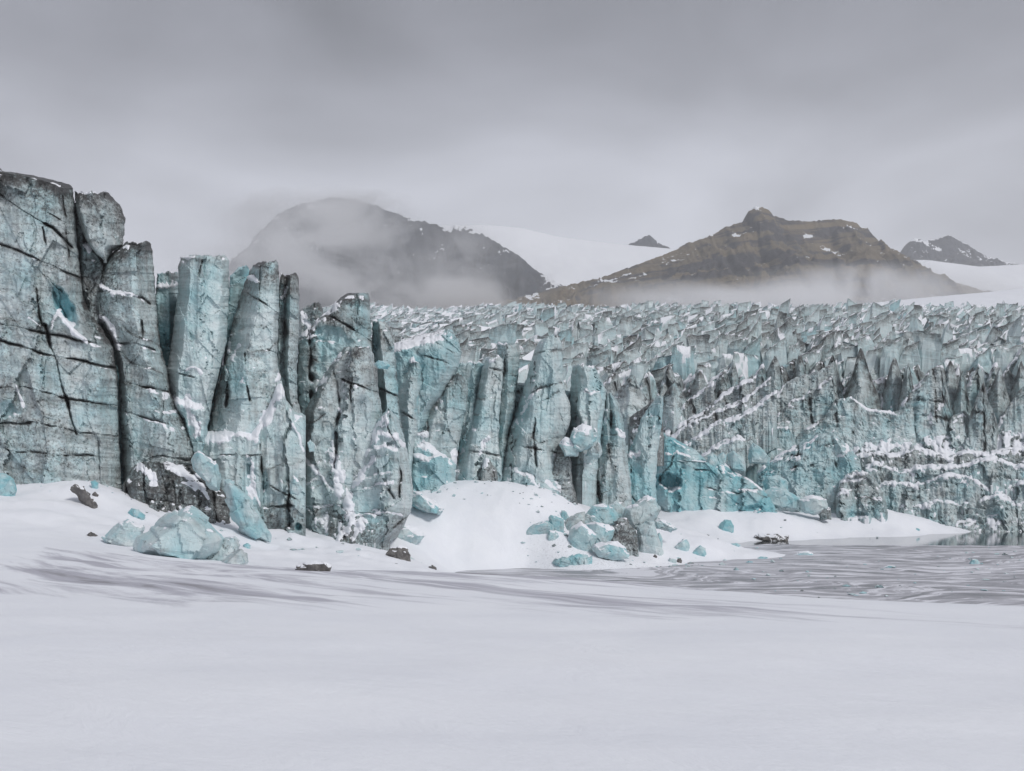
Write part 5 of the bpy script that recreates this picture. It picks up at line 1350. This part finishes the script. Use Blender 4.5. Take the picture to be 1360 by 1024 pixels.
PG = None
pile = [
    ('big grey-blue ice boulder crowned with snow on top of the pile', [(826, 690), (832, 676), (846, 666), (860, 660), (870, 664), (877, 676), (872, 686), (864, 696), (850, 704), (842, 702), (830, 696)], dict(dirt=0.25, blue=0.2, snow=0.32, d=104.5, rnd=2)),
    ('upright smooth ice boulder bearing the snow-crowned one', [(848, 700), (856, 694), (868, 692), (872, 706), (876, 722), (880, 731), (866, 730), (852, 724), (847, 712)], dict(dirt=0.2, blue=0.15, snow=0.05, d=102.5, rnd=2)),
    ('dark grey rough boulder under the snow-crowned one', [(803, 716), (812, 700), (822, 690), (834, 692), (844, 708), (846, 724), (836, 731), (820, 728), (806, 722)], dict(dirt=0.75, blue=0.0, snow=0.22, d=101.5, amp=1.3)),
    ('rounded blue ice block with snow dust at the top middle of the pile', [(779, 684), (788, 674), (802, 670), (814, 676), (822, 688), (820, 696), (806, 698), (790, 694)], dict(blue=0.6, snow=0.28, d=104, rnd=2)),
    ('pale ice block peeping between the top boulders of the pile', [(808, 672), (818, 666), (830, 676), (828, 692), (816, 690)], dict(blue=0.4, snow=0.2, d=106.5)),
    ('grey arched boulder at the upper left of the pile', [(744, 704), (752, 690), (766, 682), (776, 680), (778, 692), (772, 704), (756, 710)], dict(dirt=0.4, blue=0.1, snow=0.15, d=102.5, rnd=2)),
    ('low rounded ice slab between the arched boulder and the top middle block', [(772, 692), (778, 684), (790, 686), (800, 694), (796, 700), (778, 702)], dict(blue=0.35, dirt=0.15, snow=0.15, d=102.8, rnd=2)),
    ('front left ice block of the pile with white top and blue base', [(755, 716), (758, 704), (772, 694), (780, 702), (792, 712), (786, 722), (772, 727), (758, 724)], dict(blue=0.45, snow=0.55, d=99.5)),
    ('flat-topped ice block with snow roof in the front middle of the pile', [(778, 698), (790, 694), (808, 698), (816, 705), (806, 718), (796, 724), (788, 720)], dict(blue=0.5, snow=0.6, d=100.5)),
    ('low snow-covered ice hump at the front foot of the pile', [(787, 728), (792, 722), (808, 722), (818, 720), (830, 728), (834, 735), (814, 737), (796, 733)], dict(blue=0.5, snow=0.7, d=98.5, rnd=2)),
    ('flat blue ice wedge at the far left of the pile', [(697, 706), (710, 696), (726, 692), (736, 698), (732, 708), (714, 709)], dict(blue=0.65, snow=0.2)),
    ('teal ice block behind the flat blue wedge', [(729, 688), (732, 684), (748, 690), (748, 702), (738, 704), (731, 698)], dict(blue=0.7, snow=0.1)),
    ('small upright teal shard at the upper left behind the pile', [(744, 686), (746, 678), (752, 680), (756, 688), (750, 692)], dict(blue=0.65, snow=0.1)),
    ('small snowy ice cube at the left of the pile', [(727, 712), (730, 705), (738, 706), (742, 712), (736, 718), (728, 716)], dict(blue=0.5, snow=0.5)),
    ('small snow-topped lump in front of the dark rough boulder', [(832, 732), (836, 726), (846, 727), (849, 733), (842, 736)], dict(blue=0.35, snow=0.5)),
    ('small rounded teal boulder right behind the upright smooth one', [(871, 712), (876, 708), (880, 716), (879, 726), (873, 727)], dict(blue=0.6, snow=0.1)),
    ('broken grey ice lump on the slope right of the snow-crowned boulder', [(866, 692), (876, 688), (884, 696), (898, 702), (890, 706), (872, 702)], dict(dirt=0.35, blue=0.3, snow=0.45, d=107, amp=2.2)),
    ('long blue ice slab lying alone on the shore in front of the pile', [(732, 748), (740, 742), (758, 738), (772, 735), (786, 740), (787, 750), (770, 751), (748, 751)], dict(blue=0.6, dirt=0.1, snow=0.12, amp=1.6)),
    ('bent ice lump with flat snow cushion right of the pile', [(896, 726), (900, 722), (906, 722), (907, 716), (912, 716), (916, 724), (914, 732), (898, 731)], dict(blue=0.5, snow=0.4)),
    ('rounded blue ice lump right of the bent one', [(916, 736), (922, 730), (930, 724), (937, 728), (939, 738), (930, 739), (918, 738)], dict(blue=0.6, snow=0.1, rnd=2)),
    ('snow-whitened ice cube on the shore beside a dark pebble', [(887, 746), (889, 741), (896, 741), (899, 744), (898, 749), (888, 749)], dict(blue=0.2, snow=0.5)),
    ('deep blue faceted ice cube alone on the far snowbank', [(954, 704), (955, 696), (962, 690), (970, 691), (975, 698), (974, 706), (964, 707)], dict(blue=1.0, dirt=0.12, snow=0.05, amp=0.7)),
    ('small blue ice floe at the right tip of the near shore', [(1004, 742), (1010, 739), (1020, 740), (1018, 744), (1006, 744)], dict(blue=0.75, snow=0.1)),
    ('tiny blue ice piece at the waterline on the far snowbank', [(970, 722), (978, 721), (984, 724), (976, 727)], dict(blue=0.8, snow=0.1)),
    ('flat blue floe with snow on top, nearest the middle of the frozen lagoon', [(1054, 738), (1060, 733), (1074, 732), (1081, 736), (1078, 739), (1060, 739)], dict(blue=0.6, snow=0.45)),
    ('small blue floe with white tail on the frozen lagoon, centre right', [(1172, 754), (1180, 751), (1190, 752), (1188, 756), (1178, 756)], dict(blue=0.7, snow=0.35)),
    ('upright blue floe on the frozen lagoon near the right edge', [(1287, 748), (1291, 742), (1298, 743), (1303, 749), (1296, 751), (1288, 751)], dict(blue=0.65, snow=0.2)),
    ('thin blue floe close to the near snow bank on the right', [(1130, 793), (1134, 790), (1141, 790), (1140, 793)], dict(blue=0.7, snow=0.1)),
    ('deep blue ice chip on the snow tongue below the right-hand wall', [(1214, 704), (1218, 701), (1222, 703), (1220, 706)], dict(blue=1.0, snow=0.0)),
    ('tiny blue ice chip at the tip of the near shore', [(990, 747), (994, 745), (1000, 746), (998, 749)], dict(blue=0.9, snow=0.0)),
]
for i_, (lb, poly_, kw) in enumerate(pile):
    kw.setdefault('grow', 1.07 if i_ < 17 else 1.0)
    kw.setdefault('amp', 0.7)
    if kw.get('d', 999) <= 102.5: kw['base'] = True
    blk(lb, poly_, name='ice_floe' if 'floe' in lb else 'ice_block', cat='ice floe' if 'floe' in lb else 'ice block', **kw)

for lb, poly_, kw in (
        ('flat snow-dusted rock lying on the bank in front of the buttresses', [(391, 756), (398, 749), (418, 745), (434, 747), (441, 754), (440, 759), (412, 760)], dict(snow=0.5)),
        ('dark boulder with a snowy left flank at the foot of the buttress', [(513, 736), (518, 728), (530, 724), (540, 728), (545, 738), (544, 744), (528, 740)], dict(snow=0.45)),
        ('grey rock with a pale cap half sunk in the slope below the tallest wall', [(93, 650), (100, 643), (112, 646), (122, 660), (128, 672), (118, 668), (104, 658)], dict(snow=0.35)),
        ('small grey stone beside the pale-capped rock', [(122, 656), (126, 653), (131, 657), (129, 661), (124, 660)], dict(snow=0.0)),
        ('small dark stone lying alone in the snow left of the largest block', [(115, 710), (120, 706), (130, 711), (128, 714)], dict(snow=0.0)),
        ('dark flat rock at the waterline under a snow cushion', [(1001, 712), (1008, 709), (1028, 714), (1048, 711), (1046, 717), (1026, 719), (1010, 717)], dict(snow=0.55)),
        ('dark pebble at the right side of the whitened ice cube', [(898, 748), (900, 742), (904, 741), (906, 745), (904, 749)], dict(snow=0.0)),
        ('small round stone on the shore in front of the upright smooth boulder', [(867, 739), (870, 736), (873, 739), (871, 742)], dict(snow=0.0)),
        ('low dark stone at the right tip of the left snow slope', [(569, 753), (574, 750), (580, 754), (578, 757)], dict(snow=0.2))):
    blk(lb, poly_, name='boulder', cat='rock', mat=M_ROCK, amp=1.3, **kw)


chips('ice_rubble', 'scattered ice crumbs lying on the snow below the cliffs',
      [(20, 560, 68, 78, 0.25), (560, 780, 103, 110, 0.3), (690, 930, 98, 104, 0.35), (880, 1180, 147, 158, 0.1)], 260, M_ICE, 0.5, 5, 0.05, 0.26)
chips('floating_brash', 'small ice crumbs strewn over the frozen lagoon', [(900, 1400, 70, 130, 1.0)], 150, M_ICE, 0.7, 6, 0.06, 0.28)

# every serac of the near field named by what stands in front of it
MARKS = ((500, 'the slim teal-sided pillar'), (545, 'the twin-humped pillar'), (585, 'the snow-roofed slab'), (625, 'the flat-topped teal slab'), (662, 'the twin leaning slabs'), (700, 'the left side of the great middle pillar'),
         (742, 'the right side of the great middle pillar'), (778, 'the slab right of the middle pillar'), (808, 'the ridged pinnacle'), (838, 'the broad snowy-backed fin'), (868, 'the thin tall teal fin'),
         (896, 'the topmost diagonal snow band'), (930, 'the wavy fin above the snow bands'), (953, 'the broadest diagonal snow ledge'), (978, 'the stubby fin above the snow bands'), (1004, 'the foot of the fan-shaped crag'),
         (1030, 'the flat-crowned ribbed fin'), (1062, 'the curved dark-tipped fin'), (1084, 'the top of the fan-shaped crag'), (1106, 'the twin-edged fin'), (1143, 'the tall black-tipped fin'), (1165, 'the dipping snow line'),
         (1188, 'the broad leaning fin'), (1208, 'the narrow shadowed fin'), (1240, 'the fortress-like crag'), (1262, 'the low rounded fin'), (1282, 'the pale leaning fin'), (1306, 'the slender pointed crag'), (1330, 'the banded fin'),
         (1352, 'the tall fin at the right edge'), (1385, 'the ribbed crag at the right edge'))
ORD = 'first second third fourth fifth sixth seventh eighth ninth tenth eleventh twelfth thirteenth fourteenth fifteenth sixteenth seventeenth eighteenth nineteenth twentieth'.split()
_by = {}
for it in SERACS:
    k_ = min(MARKS, key=lambda q: abs(q[0] - it[1]))[1]
    _by.setdefault(k_, {}).setdefault(it[3], []).append(it)
for mark, looks in _by.items():
    for look, items in looks.items():
        items.sort(key=lambda q: q[2])
        for i_, it in enumerate(items):
            it[0]['label'] = ('only ' + look if len(items) == 1 else '%s %s' % (ORD[min(i_, 19)], look)) + ' serac back from ' + mark

# ================================================================== air
def make_haze():
    m = bpy.data.materials.new('haze')
    m.use_nodes = True
    nt = m.node_tree
    nt.nodes.clear()
    o = nt.nodes.new('ShaderNodeOutputMaterial')
    v = nt.nodes.new('ShaderNodeVolumePrincipled')
    v.inputs['Color'].default_value = (0.97, 0.972, 0.985, 1)
    v.inputs['Density'].default_value = 0.00016
    v.inputs['Anisotropy'].default_value = 0.2
    nt.links.new(v.outputs['Volume'], o.inputs['Volume'])
    x0, x1, y0, y1, z0, z1 = -3500, 3500, -300, 4600, -5, 860
    vs_ = [(x, y, z) for z in (z0, z1) for y in (y0, y1) for x in (x0, x1)]
    fs = [(0, 2, 3, 1), (4, 5, 7, 6), (0, 1, 5, 4), (2, 6, 7, 3), (0, 4, 6, 2), (1, 3, 7, 5)]
    ob = mesh_obj('haze', vs_, fs, m)
    tag(ob, 'thin pale haze filling the air over lagoon and glacier', kind='stuff')
make_haze()

def make_mist():
    m = bpy.data.materials.new('mist')
    m.use_nodes = True
    nt = m.node_tree
    nt.nodes.clear()
    k = NB(nt.nodes, nt.links)
    o = nt.nodes.new('ShaderNodeOutputMaterial')
    v = nt.nodes.new('ShaderNodeVolumePrincipled')
    v.inputs['Color'].default_value = (0.99, 0.99, 0.995, 1)
    v.inputs['Anisotropy'].default_value = 0.2
    tc = nt.nodes.new('ShaderNodeTexCoord')
    ln = nt.nodes.new('ShaderNodeVectorMath'); ln.operation = 'LENGTH'
    nt.links.new(tc.outputs['Object'], ln.inputs[0])
    fall = k.rng(ln.outputs['Value'], 0.25, 1.0, 1.0, 0.0, True)
    pos = k.pos()
    nz = k.noise(k.mapping(pos, (1, 1, 1.5)), 0.0075, 6, 0.6, 0.9)
    den = k.math('MULTIPLY', k.rng(nz, 0.40, 0.66, 0.0, 1.0, True), fall)
    nt.links.new(k.math('MULTIPLY', den, 0.03), v.inputs['Density'])
    nt.links.new(v.outputs['Volume'], o.inputs['Volume'])
    for lb, (px, py, d), (rx, ry, rz) in (
            ('mist bank rolling over the lower left mountain', (470, 372, 1850), (400, 200, 125)),
            ('cloud hanging on the upper face of the left mountain', (420, 300, 2080), (260, 130, 62)),
            ('wisp of cloud trailing over the summit of the left mountain', (425, 274, 2200), (240, 110, 46)),
            ('thin mist in the saddle before the white ice cap', (600, 394, 1750), (150, 140, 34)),
            ('low mist round the left foot of the brown mountain', (960, 405, 1300), (260, 110, 33)),
            ('mist curling up the right foot of the brown mountain', (1150, 394, 1320), (230, 110, 45))):
        bm = bmesh.new()
        bmesh.ops.create_icosphere(bm, subdivisions=3, radius=1.0)
        me = bpy.data.meshes.new('mist')
        bm.to_mesh(me); bm.free()
        me.materials.append(m)
        ob = bpy.data.objects.new('mist', me)
        ob.location = P(px, py, d)
        ob.scale = (rx, ry, rz)
        COL.objects.link(ob)
        tag(ob, lb, kind='stuff')
make_mist()
